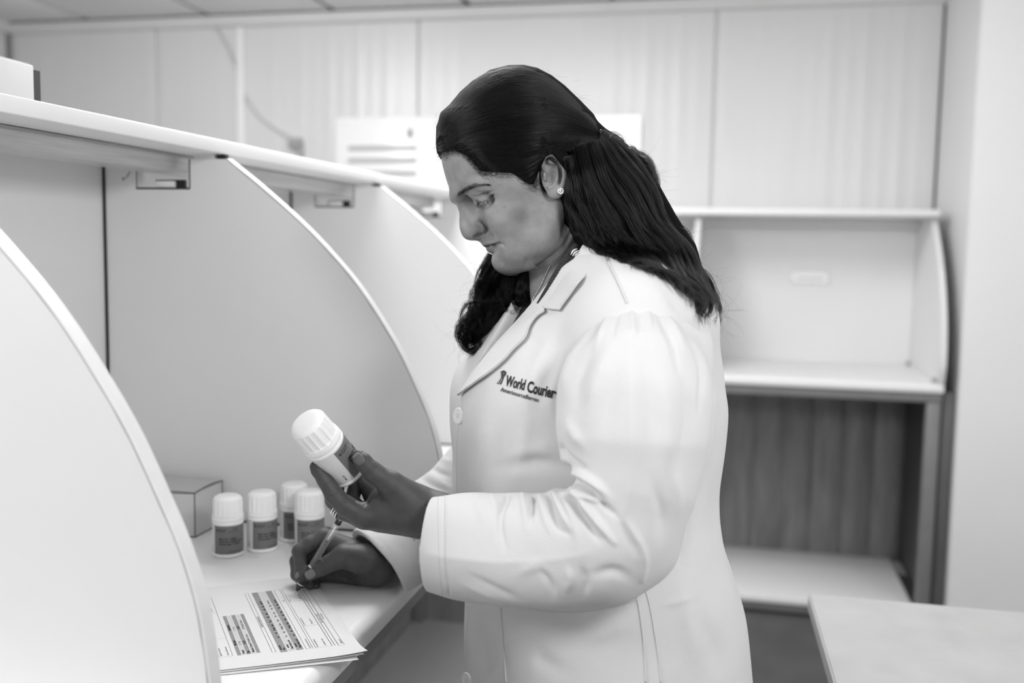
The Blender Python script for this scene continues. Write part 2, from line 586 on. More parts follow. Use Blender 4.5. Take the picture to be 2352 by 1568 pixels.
box('base_rail', (XW0, YF + 0.012, 0.012), (XE - 0.055, YF + 0.05, 0.0445), M_FRAME, rb, 0.002)
box('plinth', (XW0, YF + 0.16, 0.0), (XE - 0.1, YF + 0.2, 0.0445), M_BLACK, rb)
box('corner_bracket', (XE - 0.032, YW - 0.03, ZT + 0.0005), (XE - 0.019, YW - 0.011, ZT + 0.014), mat('bracket_grey', 0.3), rb, 0.001)
box('corner_bracket', (XE - 0.032, YF + 0.03, ZT + 0.0005), (XE - 0.019, YF + 0.055, ZT + 0.016), mat('bracket_grey', 0.3), rb, 0.001)

lh = empty('label_holder', (0.302, YW - 0.02, 1.222), 'small pale label holder on the back panel above the empty bench', 'label holder')
box('label_frame', (0.226, YW - 0.016, 1.196), (0.378, YW - 0.0105, 1.249), M_EDGE, lh, 0.003)
box('label_card', (0.234, YW - 0.0175, 1.204), (0.37, YW - 0.0162, 1.241), M_GLOSSW, lh)
box('label_print', (0.246, YW - 0.0181, 1.214), (0.358, YW - 0.0176, 1.226), mat('faint_print', 0.62), lh)

# ------------------------------------------------------------------ pale table in the right foreground
ta = empty('side_table', (0.5, 1.2, 0.0), 'pale mottled table top in the lower right corner of the room', 'table')
tm = mat('mottled_top', 0.43, 0.35, 0.4, noise=0.06, nscale=14)
c, s = math.cos(math.radians(1.5)), math.sin(math.radians(1.5))
poly = [(0.142, 1.721), (0.142 + s * 1.3, 1.721 - c * 1.3), (1.25 + s * 1.3, 1.721 + 0.02 - c * 1.3), (1.25, 1.725)]
prism('table_top', poly, 2, 0.722, 0.75, tm, ta, 0.003)
box('apron', (0.20, 0.55, 0.66), (1.2, 1.69, 0.7215), M_FRAME, ta)
for lx, ly in ((0.205, 1.64), (1.15, 1.64), (0.24, 0.52), (1.15, 0.52)):
    box('leg', (lx, ly, 0.0), (lx + 0.045, ly + 0.045, 0.721), M_FRAME, ta, 0.003)

# ------------------------------------------------------------------ things on the top shelf
bx = empty('shelf_carton', (-0.95, 1.12, SH1), 'white carton standing on the top shelf at the far left', 'box')
o = box('carton_body', (-1.0, 0.95, SH1 + 0.0003), (-0.90, 1.155, SH1 + 0.066), M_CARDTOP, bx, 0.002)
box('carton_flap', (-1.0, 0.96, SH1 + 0.0664), (-0.902, 1.15, SH1 + 0.0672), M_CARD, bx)
bk = empty('dark_folder', (-0.95, 1.19, SH1), 'thin dark folder standing upright behind the white carton', 'folder')
M_DCARD = mat('dark_card', 0.04)
box('cover', (-0.995, 1.168, SH1 + 0.0003), (-0.913, 1.1705, SH1 + 0.063), M_DCARD, bk)
box('cover', (-0.995, 1.178, SH1 + 0.0003), (-0.913, 1.1805, SH1 + 0.063), M_DCARD, bk)
box('spine', (-0.913, 1.168, SH1 + 0.0003), (-0.9105, 1.1805, SH1 + 0.063), M_DCARD, bk)
box('leaves', (-0.993, 1.171, SH1 + 0.001), (-0.915, 1.1775, SH1 + 0.06), mat('folder_leaves', 0.3), bk)
# ------------------------------------------------------------------ medicine bottles
BR, BH = 0.0224, 0.0885      # body radius, overall height


def wrap(V, r, z0=0.0, a0=0.0):
    """flat (x, y) onto the bottle's wall: x runs round, y up"""
    V = np.asarray(V)
    a = a0 + V[:, 0] / r
    return np.stack([r * np.cos(a), r * np.sin(a), z0 + V[:, 1]], 1)


def patch(x0, x1, y0, y1, n=28):
    V, Fc = [], []
    for i in range(n + 1):
        x = x0 + (x1 - x0) * i / n
        V += [(x, y0), (x, y1)]
    for i in range(n):
        Fc.append((2 * i, 2 * i + 2, 2 * i + 3, 2 * i + 1))
    return np.array(V), Fc


def words_geo(items):
    """items: (string, x, y, size, bold)"""
    out = []
    for s, x, y, size, bold in items:
        V, Fc = text2d(s, size, bold)
        out.append((V + np.array([x, y]), Fc))
    return join_geo(out)


M_LABEL = mat('grey_label', 0.17, 0.5, 0.4)
M_LABW = mat('white_label', 0.7, 0.45, 0.4)


def bottle_parts(root):
    prof = [(0.0185, 0.0006), (0.0205, 0.0002), (BR - 0.0006, 0.0013), (BR, 0.0028), (BR, 0.0043), (BR - 0.0008, 0.0052), (BR - 0.0008, 0.0482), (BR, 0.049), (BR + 0.0001, 0.0505),
            (BR - 0.0008, 0.0522), (0.019, 0.0528)]
    bm = bmesh.new()
    bm_lathe(bm, prof, 64)
    body = sharp(from_bm('bottle_body', bm, M_PLASTIC, root), 40)
    bm = bmesh.new()
    bm_lathe(bm, [(0.019, 0.0527), (BR - 0.0002, 0.0527), (BR + 0.0002, 0.0534), (BR - 0.0002, 0.0585), (BR - 0.0004, 0.0592), (0.0205, 0.0595)], 64)
    sharp(from_bm('seal_ring', bm, M_PLASTIC, root), 40)
    NF = 18

    def flats(r, z, k, a):
        if 0.060 < z < 0.0815:
            ph = (k * NF / 110.0) % 1.0
            return r * (1 - 0.016 * (1 if 0.18 < ph < 0.82 else 0)) - (0.0006 if 0.18 < ph < 0.82 else 0)
        return r
    bm = bmesh.new()
    bm_lathe(bm, [(0.0205, 0.0595), (BR - 0.0006, 0.0597), (BR - 0.0006, 0.0606), (BR - 0.0012, 0.0612), (BR - 0.0014, 0.0808), (BR - 0.0022, 0.0835), (BR - 0.0042, 0.0862), (BR - 0.0066, 0.0876), (BR - 0.0095, 0.0882), (0.006, BH)], 110, rmod=flats)
    sharp(from_bm('cap', bm, M_PLASTIC, root), 25)
    r1 = BR - 0.0008 + 0.00025
    # label wraps round: white field, grey field; angles measured from the grey field's left edge
    V, Fc = patch(-0.052, 0.083, 0.0056, 0.0478, 60)
    mesh('label_sheet', wrap(V, r1), Fc, M_LABW, root)
    lab = mesh('grey_label', *((wrap(patch(0.0, 0.052, 0.0062, 0.0472)[0], r1 + 0.00012), patch(0.0, 0.052, 0.0062, 0.0472)[1])), M_LABEL, root, True)
    V, Fc = words_geo([('Boehringer', 0.0075, 0.0415, 0.0027, 0.01), ('Ingelheim', 0.0075, 0.0388, 0.0027, 0.01), ('1500 IU', 0.0285, 0.0415, 0.0026, 0.012), ('1500 mg / 50 mg', 0.021, 0.0382, 0.0024, 0.0),
                       ('Med. No.: 518801', 0.0085, 0.0275, 0.0036, 0.03), ('Batch No.: 505025 B/18', 0.0085, 0.0237, 0.0036, 0.03), ('Use by date: 11/2018', 0.0085, 0.0199, 0.0036, 0.03),
                       ('176 176 176 176', 0.0215, 0.0085, 0.003, 0.01)])
    mesh('label_print', wrap(V, r1 + 0.0003), Fc, M_INK, lab)['kind'] = 'stuff'
    # round emblem before the maker's name: ring with three small towers
    geo = []
    ring, rf = [], []
    for k in range(24):
        a = 2 * math.pi * k / 24
        for q in (0.0019, 0.00155):
            ring.append((0.0048 + q * math.cos(a), 0.0411 + q * math.sin(a)))
    for k in range(24):
        rf.append((2 * k, 2 * ((k + 1) % 24), 2 * ((k + 1) % 24) + 1, 2 * k + 1))
    geo.append((np.array(ring), rf))
    for x0, hgt in ((0.0038, 0.0012), (0.0045, 0.0021), (0.0052, 0.0014)):
        geo.append((np.array([(x0, 0.0400), (x0 + 0.0005, 0.0400), (x0 + 0.0005, 0.0400 + hgt), (x0, 0.0400 + hgt)]), [(0, 1, 2, 3)]))
    geo.append((np.array([(0.0033, 0.0397), (0.0063, 0.0397), (0.0058, 0.0403), (0.0036, 0.0403)]), [(0, 1, 2, 3)]))
    V, Fc = join_geo(geo)
    mesh('label_emblem', wrap(V, r1 + 0.0003), Fc, M_INK, lab)['kind'] = 'stuff'
    # white field: small rotated code, a fine rule, small print on the far column
    V, Fc = words_geo([('181308', 0, 0, 0.0027, 0.02)])
    V = np.stack([V[:, 1] - 0.0085, -V[:, 0] + 0.0175], 1)
    mesh('lot_code', wrap(V, r1 + 0.0002), Fc, M_INK, root)['kind'] = 'stuff'
    V, Fc = patch(-0.01965, -0.0195, 0.0056, 0.0478, 1)
    mesh('rule_line', wrap(V, r1 + 0.0002), Fc, M_GREYINK, root)
    lines = ['Fuer klinische Pruefung', 'For clinical trial use only', 'Keep out of reach of children', 'Store below 25 C', 'Dose as told by your doctor', 'Return unused capsules', 'Protocol 1160']
    geo = []
    for i, s in enumerate(lines):
        V, Fc = text2d(s, 0.0019, 0.02)
        geo.append((np.stack([V[:, 1] - 0.0235 - 0.0026 * i, -V[:, 0] + 0.0355 - 0.006 * (i < 2)], 1), Fc))
    V, Fc = text2d('7', 0.0032, 0.03)
    geo.append((np.stack([V[:, 1] - 0.027, -V[:, 0] + 0.0435], 1), Fc))
    V, Fc = join_geo(geo)
    mesh('small_print', wrap(V, r1 + 0.0002), Fc, M_INK, root)['kind'] = 'stuff'


def copy_tree(o, parent=None, root=True):
    c = o.copy()
    COL.objects.link(c)
    if parent is not None:
        c.parent = parent
    for ch in list(o.children):
        copy_tree(ch, c, False)
    return c


BOT_LABELS = ['white capped medicine bottle with grey label, standing at the front beside the card box',
              'white medicine bottle turned to show its bare white side, second from the card box',
              'white medicine bottle standing at the rear against the divider panel, half hidden',
              'white medicine bottle partly covered by the writing hand and pen']
spots = [((524.5, 1283), 1.5), ((602.5, 1271), 21), ((676, 1247), 12), ((711, 1268), 4)]
first = None
GB = 'medicine bottles standing on the counter'
for i, ((u, v), turn) in enumerate(spots):
    a = onz(u, v, ZT)
    view = np.array([a[0], a[1]])
    view /= np.linalg.norm(view)
    ctr = np.array([a[0], a[1]]) + view * (BR * 0.98)
    if first is None:
        b = empty('medicine_bottle')
        bottle_parts(b)
        first = b
    else:
        b = copy_tree(first)
    tag(b, BOT_LABELS[i], 'bottle', GB)
    # turn so that the grey field's left edge sits where the photograph shows it
    to_cam = math.atan2(-ctr[1], -ctr[0])
    b.location = (ctr[0], ctr[1], ZT + 0.0002)
    b.rotation_euler = (0, 0, to_cam - math.radians(58) + math.radians(turn))

# the bottle in the left hand
BT0, BT1 = dep(802, 1085, 1.100), dep(706, 973, 1.052)     # centre of base, centre of cap top
bz = (BT1 - BT0) / np.linalg.norm(BT1 - BT0)
BT1 = BT0 + bz * BH
held = copy_tree(first)
held['group'] = ''
del held['group']
held.name = 'medicine_bottle'
tag(held, 'white medicine bottle with grey label held tilted in the left hand', 'bottle')
toc = C0 - BT0
toc = toc - bz * (toc @ bz)
toc /= np.linalg.norm(toc)
by = np.cross(bz, toc)
ang = math.radians(1)      # direction of the grey field's left edge, from straight at the camera
bx_ = math.cos(ang) * toc + math.sin(ang) * by
by_ = np.cross(bz, bx_)
Mh = Matrix.Identity(4)
for i in range(3):
    Mh[i][0], Mh[i][1], Mh[i][2], Mh[i][3] = bx_[i], by_[i], bz[i], BT0[i]
held.matrix_world = Mh

# ------------------------------------------------------------------ card box behind the bottles
cb = empty('card_box', (-0.88, 1.39, ZT), 'white folding card box lying behind the divider edge next to the bottles', 'box')
zb = ZT + 0.0004
x0, x1, y0, y1, hb = -0.965, -0.7935, 1.352, 1.436, 0.069
M_CRE = mat('card_edge_dark', 0.09, 0.7)
box('box_body', (x0, y0, zb), (x1, y1, zb + hb), M_CARD, cb, 0.0012)
# lid flap, slightly sprung
bm = bmesh.new()
rows = []
for i in range(9):
    t = i / 8
    y = y0 + (y1 - y0) * t
    lift = 0.001 + 0.0045 * math.sin(math.pi * t) * 0.6
    rows.append([bm.verts.new((x0, y, zb + hb + 0.0015)), bm.verts.new((x1 - 0.03, y, zb + hb + 0.001 + lift * 0.4)), bm.verts.new((x1 + 0.0008, y, zb + hb + lift))])
for A, B in zip(rows[:-1], rows[1:]):
    for k in range(2):
        bm.faces.new((A[k], A[k + 1], B[k + 1], B[k]))
from_bm('lid_flap', bm, M_CARDTOP, cb, True)
ln = [(x1 + 0.001, y0 + (y1 - y0) * i / 8, zb + hb + 0.0006 + 0.0045 * 0.6 * math.sin(math.pi * i / 8)) for i in range(9)]
tube('flap_edge', ln, 0.0009, M_CRE, cb, 6)
tube('flap_edge', [(x1, y0 - 0.0004, zb + hb), (x1 - 0.05, y0 - 0.0008, zb + hb - 0.002), (x0, y0 - 0.0004, zb + hb - 0.001)], 0.0008, M_CRE, cb, 6)
tube('corner_crease', [(x1, y0, zb + 0.001), (x1, y0, zb + hb)], 0.0009, M_CRE, cb, 6)
tube('corner_crease', [(x1, y1, zb + 0.001), (x1, y1, zb + hb)], 0.0009, M_CRE, cb, 6)
tube('bottom_edge', [(x1, y0, zb + 0.0005), (x1, y1, zb + 0.0005)], 0.0009, M_CRE, cb, 6)
tube('bottom_edge', [(x0, y0, zb + 0.0005), (x1, y0, zb + 0.0005)], 0.0009, M_CRE, cb, 6)

# ------------------------------------------------------------------ printed form on the counter
FO = np.array([-0.378, 0.9978])
E1 = np.array([-0.589, 0.8081])
E2 = np.array([-0.8081, -0.589])
PAGE_W, PAGE_H = 0.292, 0.205


def lift(x, y):
    """height of the sheet over the counter: the near edge curls up a little"""
    a = np.clip(1 - x / 0.06, 0, 1) ** 2
    return 0.0012 + 0.0055 * a * (0.5 + 0.5 * np.clip((0.17 - y) / 0.17, 0, 1)) + 0.002 * np.clip(1 - y / 0.05, 0, 1) ** 2 * a


def onpage(V, off=0.0):
    V = np.asarray(V, float)
    xy = FO + V[:, :1] * E1 + V[:, 1:2] * E2
    return np.column_stack([xy, ZT + lift(V[:, 0], V[:, 1]) + off])


frm = empty('printed_form', (-0.52, 1.02, ZT), 'stapled printed form with grey tables lying on the counter under the pen', 'form')
for k, (dx, dy, dz, rot) in enumerate(((0.0, 0.0, 0.0, 0.0), (-0.001, 0.004, -0.0008, 0.010), (-0.006, 0.012, -0.0016, 0.004))):
    g = np.array([(PAGE_W * i / 24, PAGE_H * j / 16) for j in range(17) for i in range(25)])
    skew = g[:, 1] * 0.135 * np.clip(1 - g[:, 0] / 0.12, 0, 1)      # near edge runs slightly aslant
    g2 = np.column_stack([g[:, 0] + skew * (1 - g[:, 0] / PAGE_W) + dx - rot * g[:, 1], g[:, 1] + dy + rot * g[:, 0]])
    P = onpage(g2)
    P[:, 2] = ZT + (P[:, 2] - ZT) * (1 - 0.30 * k) + dz * 0.25
    Fc = [(j * 25 + i, j * 25 + i + 1, (j + 1) * 25 + i + 1, (j + 1) * 25 + i) for j in range(16) for i in range(24)]
    bm = bmesh.new()
    vs = [bm.verts.new(p) for p in P]
    for q in Fc:
        bm.faces.new([vs[i] for i in q])
    page = from_bm('sheet', bm, M_PAPER, frm, True)

geo_line, geo_grey, geo_pale, geo_txt = [], [], [], []


def rect(x0, y0, x1, y1, n=8):
    V, Fc = [], []
    for i in range(n + 1):
        x = x0 + (x1 - x0) * i / n
        V += [(x, y0), (x, y1)]
    for i in range(n):
        Fc.append((2 * i, 2 * i + 1, 2 * i + 3, 2 * i + 2))
    return np.array(V) / 1000.0, Fc


def frame(x0, y0, x1, y1, w=0.35):
    for a in ((x0, y0 - w / 2, x1, y0 + w / 2), (x0, y1 - w / 2, x1, y1 + w / 2), (x0 - w / 3, y0, x0 + w / 3, y1), (x1 - w / 3, y0, x1 + w / 3, y1)):
        geo_line.append(rect(*a))


def word(s, x, y, size, bold=0.0):
    V, Fc = text2d(s, size / 1000.0, bold)
    V = np.column_stack([V[:, 0] + x / 1000.0, V[:, 1] + y / 1000.0])
    geo_txt.append((V, Fc))


X0, X1 = 43, 250
frame(X0 - 2, 15.9, X1, 22.2)
geo_line.append(rect(X0, 25.9, X1, 26.4)); geo_line.append(rect(X0, 29.1, X1, 29.6))
frame(X0 + 1, 29.4, X1, 47.6)
for x in (113, 200):
    geo_line.append(rect(x - .12, 29.4, x + .12, 47.6, 1))
geo_line.append(rect(X0 + 1, 22.3, X1, 22.5))
frame(X0 + 2, 50.6, X1, 58.0)
word('(Signature)', X0 + 4, 17.0, 3.0)
word('Date and initials', 128, 19.0, 2.8)
word('Trial 1160 No. 53 505', 116, 23.0, 3.4)
word('Investigator name', X0 + 5, 35.0, 3.0)
word('Pharmacist signature', X0 + 3, 44.0, 3.0)
word('Dispensed on', 118, 35.0, 3.0)
word('To be entered by site', 116, 44.5, 2.8)
word('Date', 203, 44.5, 3.0)
word('Patient number', 205, 31.0, 3.0)
word('Visit', 203, 52.5, 3.0)
word('List of returned items', X0 + 4, 52.5, 3.2)
# upper table: three rows of cells along the page
cuts = [46, 51, 87, 100, 111, 118, 124, 138, 153, 164, 180, 191, 201, 226]
cuts2 = cuts[:-1] + [250]
for r, (ya, yb, pale) in enumerate(((61, 68.7, 0), (69.3, 77.6, 1), (78.6, 86.4, 0))):
    for a, b in zip(cuts2[:-1], cuts2[1:]):
        (geo_pale if pale else geo_grey).append(rect(a + .35, ya, b - .35, yb, 3))
tw = ['', 'Item', 'Lot', 'No', 'Date', 'kg', 'Dose', 'Pack', 'Vial', 'Sum', 'Box', 'Bag', 'Site visit']
for r, (y, bold) in enumerate(((62.2, .03), (71.0, .01), (80, .03))):
    for a, s in zip(cuts2[:-1], tw):
        if s:
            word(s, a + 1.2, y + (3 if r == 0 else 0) * 0, 3.6, bold)
word('Pack identity code', 53, 62.0, 3.4, 0.03); word('Pack identity code', 53, 71.0, 3.4, 0.03); word('number', 56, 66.0, 3.4, 0.03); word('number', 56, 75.0, 3.4, 0.03)
word('Returned', 53, 83.5, 3.6, 0.03)
frame(X0 + 7, 90.8, X1, 94.8)
word('RECORD OF RETURN 2015', 128, 91.6, 3.0, 0.01)
# lower table
cl = [55, 81, 127, 177, 180]
for k, (ya, yb, pale) in enumerate(((106.9, 110.9, 0), (111.6, 116.2, 1), (117.0, 121.6, 0), (122.3, 126.6, 1), (127.4, 131.6, 0))):
    for a, b in zip(cl[:-1], cl[1:]):
        (geo_pale if pale else geo_grey).append(rect(a + .3, ya, b - .3, yb, 3))
for x in (58, 83.5, 129.5):
    word('Medical Centre' if x < 60 else 'GP Health Centre', x, 112.6, 4.0, 0.02 if x < 60 else 0)
word('Site', 58, 118.0, 4.0, 0.03); word('Period', 58, 123.2, 4.0, 0.03); word('Visit date', 84, 128.3, 4.0, 0.03); word('Verification', 130, 128.3, 4.0, 0.03)
for x in (84, 130):
    word('10 000', x, 118.0, 3.8, 0.01); word('27 / 35', x, 123.2, 3.6, 0)
frame(57, 136.5, X1, 151.3)
for x in (110, 196):
    geo_line.append(rect(x - .12, 136.5, x + .12, 151.3, 1))
word('Name of pharmacist', 60, 140, 3.0); word('Signature and date', 60, 147.5, 3.0); word('Approved', 112, 147.5, 3.0); word('(signature)', 199, 141, 3.0)
word('v 2.1', 62, 158, 3.0)
for nm, geo, m, off in (('ruled_lines', geo_line, mat('rule_grey', 0.1, 0.7, 0.2), 0.00022), ('grey_cells', geo_grey, M_GREYINK, 0.00012), ('pale_cells', geo_pale, M_PALEINK, 0.00012), ('form_print', geo_txt, M_INK, 0.0003)):
    V, Fc = join_geo(geo)
    mesh(nm, onpage(V, off), Fc, m, frm)['kind'] = 'stuff'

# ------------------------------------------------------------------ ballpoint pen in the right hand
PT = onz(676.5, 1364, ZT + 0.0022)                # tip on the paper
PEND = dep(782, 1191, 1.272)
pd = (PEND - PT) / np.linalg.norm(PEND - PT)
PLEN = np.linalg.norm(PEND - PT)
pen = empty('ballpoint_pen', PT, 'clear ballpoint pen with dark grip held in the writing hand', 'pen')
# the empty stays unrotated; parts are built in place
pw = lambda s: PT + pd * (PLEN * s)
M_PCLR = bpy.data.materials.new('clear_plastic')
M_PCLR.use_nodes = True
_b = M_PCLR.node_tree.nodes['Principled BSDF']
_b.inputs['Base Color'].default_value = (0.93, 0.93, 0.93, 1)
_b.inputs['Roughness'].default_value = 0.08
_b.inputs['Alpha'].default_value = 0.16
M_DARKPL = mat('dark_pen_plastic', 0.02, 0.35)
M_CHROME = mat('chrome', 0.7, 0.2, metallic=1.0)
tube('nib', [pw(0.0), pw(0.018), pw(0.05)], [0.0003, 0.0007, 0.001], M_CHROME, pen, 12)
tube('tip_cone', [pw(0.045), pw(0.06), pw(0.10), pw(0.13)], [0.0014, 0.0022, 0.0042, 0.0045], M_DARKPL, pen, 16)
tube('tip_ring', [pw(0.13), pw(0.145)], 0.0047, M_CHROME, pen, 20)
tube('grip', [pw(0.145), pw(0.36)], 0.0048, M_DARKPL, pen, 20)
tube('grip_ring', [pw(0.36), pw(0.372)], 0.0046, M_CHROME, pen, 20)
tube('barrel', [pw(0.372), pw(0.93)], 0.0043, M_PCLR, pen, 20)
tube('refill', [pw(0.372), pw(0.72)], 0.0024, M_DARKPL, pen, 12)
tube('refill_tube', [pw(0.72), pw(0.925)], 0.0011, M_PLASTIC, pen, 12)
tube('end_plug', [pw(0.93), pw(0.985)], 0.0042, M_DARKPL, pen, 20)
tube('end_ring', [pw(0.985), pw(1.0)], [0.0036, 0.003], M_CHROME, pen, 16)
# ------------------------------------------------------------------ implicit surfaces for the figure
# camera-aligned metric frame: a to the right, b up, c away from the camera; origin at the camera
CAMB = np.stack([CR, CU, CF])          # rows


def Q(u, v, t):
    return np.array([(u - CW / 2) / FPX * t, -(v - CH / 2) / FPX * t, t])


def to_world(P):
    return np.asarray(P) @ CAMB + C0


def from_world(P):
    return (np.asarray(P) - C0) @ CAMB.T


def smin(d1, d2, k):
    h = np.maximum(k - np.abs(d1 - d2), 0.0) / k
    return np.minimum(d1, d2) - h * h * k * 0.25


def smax(d1, d2, k):
    h = np.maximum(k - np.abs(d1 - d2), 0.0) / k
    return np.maximum(d1, d2) + h * h * k * 0.25


def sphere(P, c, r):
    return np.linalg.norm(P - np.asarray(c, P.dtype), axis=1) - r


def ellips(P, c, r, B=None):
    """ellipsoid; B rows are its axes"""
    q = P - np.asarray(c, P.dtype)
    if B is not None:
        q = q @ np.asarray(B, P.dtype).T
    r = np.asarray(r, P.dtype)
    k0 = np.sqrt(((q / r) ** 2).sum(1)) + 1e-9
    k1 = np.sqrt(((q / (r * r)) ** 2).sum(1)) + 1e-9
    return k0 * (k0 - 1) / k1


def rcone(P, a, b, r1, r2):
    """capsule whose radius runs from r1 at a to r2 at b"""
    a = np.asarray(a, P.dtype)
    ba = np.asarray(b, P.dtype) - a
    L2 = float(ba @ ba) + 1e-12
    q = P - a
    h = np.clip((q @ ba) / L2, 0, 1)
    return np.sqrt(((q - h[:, None] * ba) ** 2).sum(1)) - (r1 + (r2 - r1) * h)


def chain(P, pts, rad, k=0.0):
    d = None
    for i in range(len(pts) - 1):
        e = rcone(P, pts[i], pts[i + 1], rad[i], rad[i + 1])
        d = e if d is None else (np.minimum(d, e) if k == 0 else smin(d, e, k))
    return d


def polydist(P, poly):
    """signed distance to a closed 2-D polygon (negative inside)"""
    poly = np.asarray(poly, P.dtype)
    d = np.full(len(P), 1e9, P.dtype)
    s = np.ones(len(P), P.dtype)
    n = len(poly)
    for i in range(n):
        a, b = poly[i], poly[i - 1]
        e = b - a
        q = P - a
        h = np.clip((q @ e) / (e @ e), 0, 1)
        d = np.minimum(d, ((q - h[:, None] * e) ** 2).sum(1))
        c1 = P[:, 1] >= a[1]
        c2 = P[:, 1] < b[1]
        c3 = e[0] * q[:, 1] > e[1] * q[:, 0]
        flip = (c1 & c2 & c3) | (~c1 & ~c2 & ~c3)
        s[flip] *= -1
    return s * np.sqrt(d)


def linedist(P, pts):
    """distance to an open polyline and the parameter 0..1 along it, any dimension"""
    pts = np.asarray(pts, P.dtype)
    seg = np.linalg.norm(np.diff(pts, axis=0), axis=1)
    cum = np.concatenate([[0], np.cumsum(seg)])
    best = np.full(len(P), 1e9, P.dtype)
    par = np.zeros(len(P), P.dtype)
    for i in range(len(pts) - 1):
        e = pts[i + 1] - pts[i]
        q = P - pts[i]
        h = np.clip((q @ e) / (e @ e + 1e-12), 0, 1)
        d = ((q - h[:, None] * e) ** 2).sum(1)
        m = d < best
        best[m] = d[m]
        par[m] = (cum[i] + h[m] * seg[i]) / cum[-1]
    return np.sqrt(best), par


def surface(fn, lo, hi, h, coarse=4, margin=1.6, project=2):
    """mesh of fn = 0 by naive surface nets, worked only near the surface; returns vertices and quads"""
    lo, hi = np.asarray(lo, float), np.asarray(hi, float)
    n = np.ceil((hi - lo) / (h * coarse)).astype(int) + 1
    H = h * coarse
    ax = [lo[i] + H * np.arange(n[i]) for i in range(3)]
    G = np.stack(np.meshgrid(*ax, indexing='ij'), -1).reshape(-1, 3).astype(np.float32)
    fc = fn(G).reshape(n)
    nf = (n - 1) * coarse + 1
    fine = np.repeat(np.repeat(np.repeat(fc, coarse, 0), coarse, 1), coarse, 2)[:nf[0], :nf[1], :nf[2]].copy()
    near = np.abs(fc) < H * margin
    mk = np.zeros(nf, bool)
    idx = np.argwhere(near)
    # every coarse node marks the fine block around it
    r = coarse // 2 + 1
    pad = np.zeros(nf, bool)
    pad[tuple((idx * coarse).T)] = True
    for axis in range(3):
        acc = pad.copy()
        for s in range(1, r + 1):
            sl = [slice(None)] * 3
            sr = [slice(None)] * 3
            sl[axis], sr[axis] = slice(s, None), slice(None, -s)
            acc[tuple(sl)] |= pad[tuple(sr)]
            acc[tuple(sr)] |= pad[tuple(sl)]
        pad = acc
    mk = pad
    ii = np.argwhere(mk)
    vals = np.empty(len(ii), np.float32)
    step = 400000
    for s in range(0, len(ii), step):
        vals[s:s + step] = fn((lo + ii[s:s + step] * h).astype(np.float32))
    fine[tuple(ii.T)] = vals
    # fill the corners of chequered cell faces, which would give edges with four faces
    for _ in range(12):
        inside = fine < 0
        changed = 0
        for axis in range(3):
            o1, o2 = [(1, 2), (2, 0), (0, 1)][axis]
            S = lambda i, j: tuple(slice(i, -1 if i == 0 else None) if a == o1 else slice(j, -1 if j == 0 else None) if a == o2 else slice(None) for a in range(3))
            a, b, c_, d_ = inside[S(0, 0)], inside[S(1, 0)], inside[S(1, 1)], inside[S(0, 1)]
            bad = (a == c_) & (b == d_) & (a != b)
            if bad.any():
                changed += int(bad.sum())
                for i, j in ((0, 0), (1, 0), (1, 1), (0, 1)):
                    v = fine[S(i, j)]
                    v[bad] = np.minimum(v[bad], -1e-5)
        if not changed:
            break
    inside = fine < 0
    # cells with a sign change
    c = [slice(0, -1), slice(1, None)]
    cnt = np.zeros(tuple(nf - 1), np.int8)
    for i in (0, 1):
        for j in (0, 1):
            for k in (0, 1):
                cnt += inside[c[i], c[j], c[k]]
    active = (cnt > 0) & (cnt < 8)
    cells = np.argwhere(active)
    vid = np.full(tuple(nf - 1), -1, np.int64)
    vid[tuple(cells.T)] = np.arange(len(cells))
    acc = np.zeros((len(cells), 3))
    num = np.zeros(len(cells))
    corners = [(i, j, k) for i in (0, 1) for j in (0, 1) for k in (0, 1)]
    cv = {q: fine[tuple((cells + q).T)] for q in corners}
    for q in corners:
        for axis in range(3):
            if q[axis] == 0:
                q2 = list(q)
                q2[axis] = 1
                f0, f1 = cv[q], cv[tuple(q2)]
                m = (f0 < 0) != (f1 < 0)
                t = np.zeros(len(cells))
                t[m] = f0[m] / (f0[m] - f1[m])
                p = np.tile(np.array(q, float), (len(cells), 1))
                p[:, axis] += t
                acc[m] += p[m]
                num[m] += 1
    V = lo + (cells + acc / num[:, None]) * h
    quads = []
    for axis in range(3):
        o1, o2 = [(1, 2), (2, 0), (0, 1)][axis]
        sl0 = [slice(None)] * 3
        sl1 = [slice(None)] * 3
        sl0[axis], sl1[axis] = slice(0, -1), slice(1, None)
        a, b = inside[tuple(sl0)], inside[tuple(sl1)]
        e = np.argwhere(a != b)
        ok = (e[:, o1] > 0) & (e[:, o2] > 0) & (e[:, o1] < nf[o1] - 1) & (e[:, o2] < nf[o2] - 1)
        e = e[ok]
        flip = a[tuple(e.T)]
        d1 = np.zeros(3, int)
        d2 = np.zeros(3, int)
        d1[o1], d2[o2] = 1, 1
        q = np.stack([vid[tuple((e - d1 - d2).T)], vid[tuple((e - d2).T)], vid[tuple(e.T)], vid[tuple((e - d1).T)]], 1)
        q[~flip] = q[~flip][:, ::-1]
        quads.append(q)
    quads = np.vstack(quads)
    quads = quads[(quads >= 0).all(1)]
    for _ in range(project):
        V, _n = snap(fn, V, h)
    return V, quads


def grad(fn, V, e):
    V = V.astype(np.float32)
    g = np.empty((len(V), 3), np.float32)
    for i in range(3):
        d = np.zeros(3, np.float32)
        d[i] = e
        g[:, i] = (fn(V + d) - fn(V - d)) / (2 * e)
    return g


def snap(fn, V, h):
    f = fn(V.astype(np.float32))
    g = grad(fn, V, h * 0.6)
    gn = np.linalg.norm(g, axis=1) + 1e-6
    st = np.clip(f / np.maximum(gn, 0.3), -h * 0.6, h * 0.6)
    n = g / gn[:, None]
    return V - n * st[:, None], n


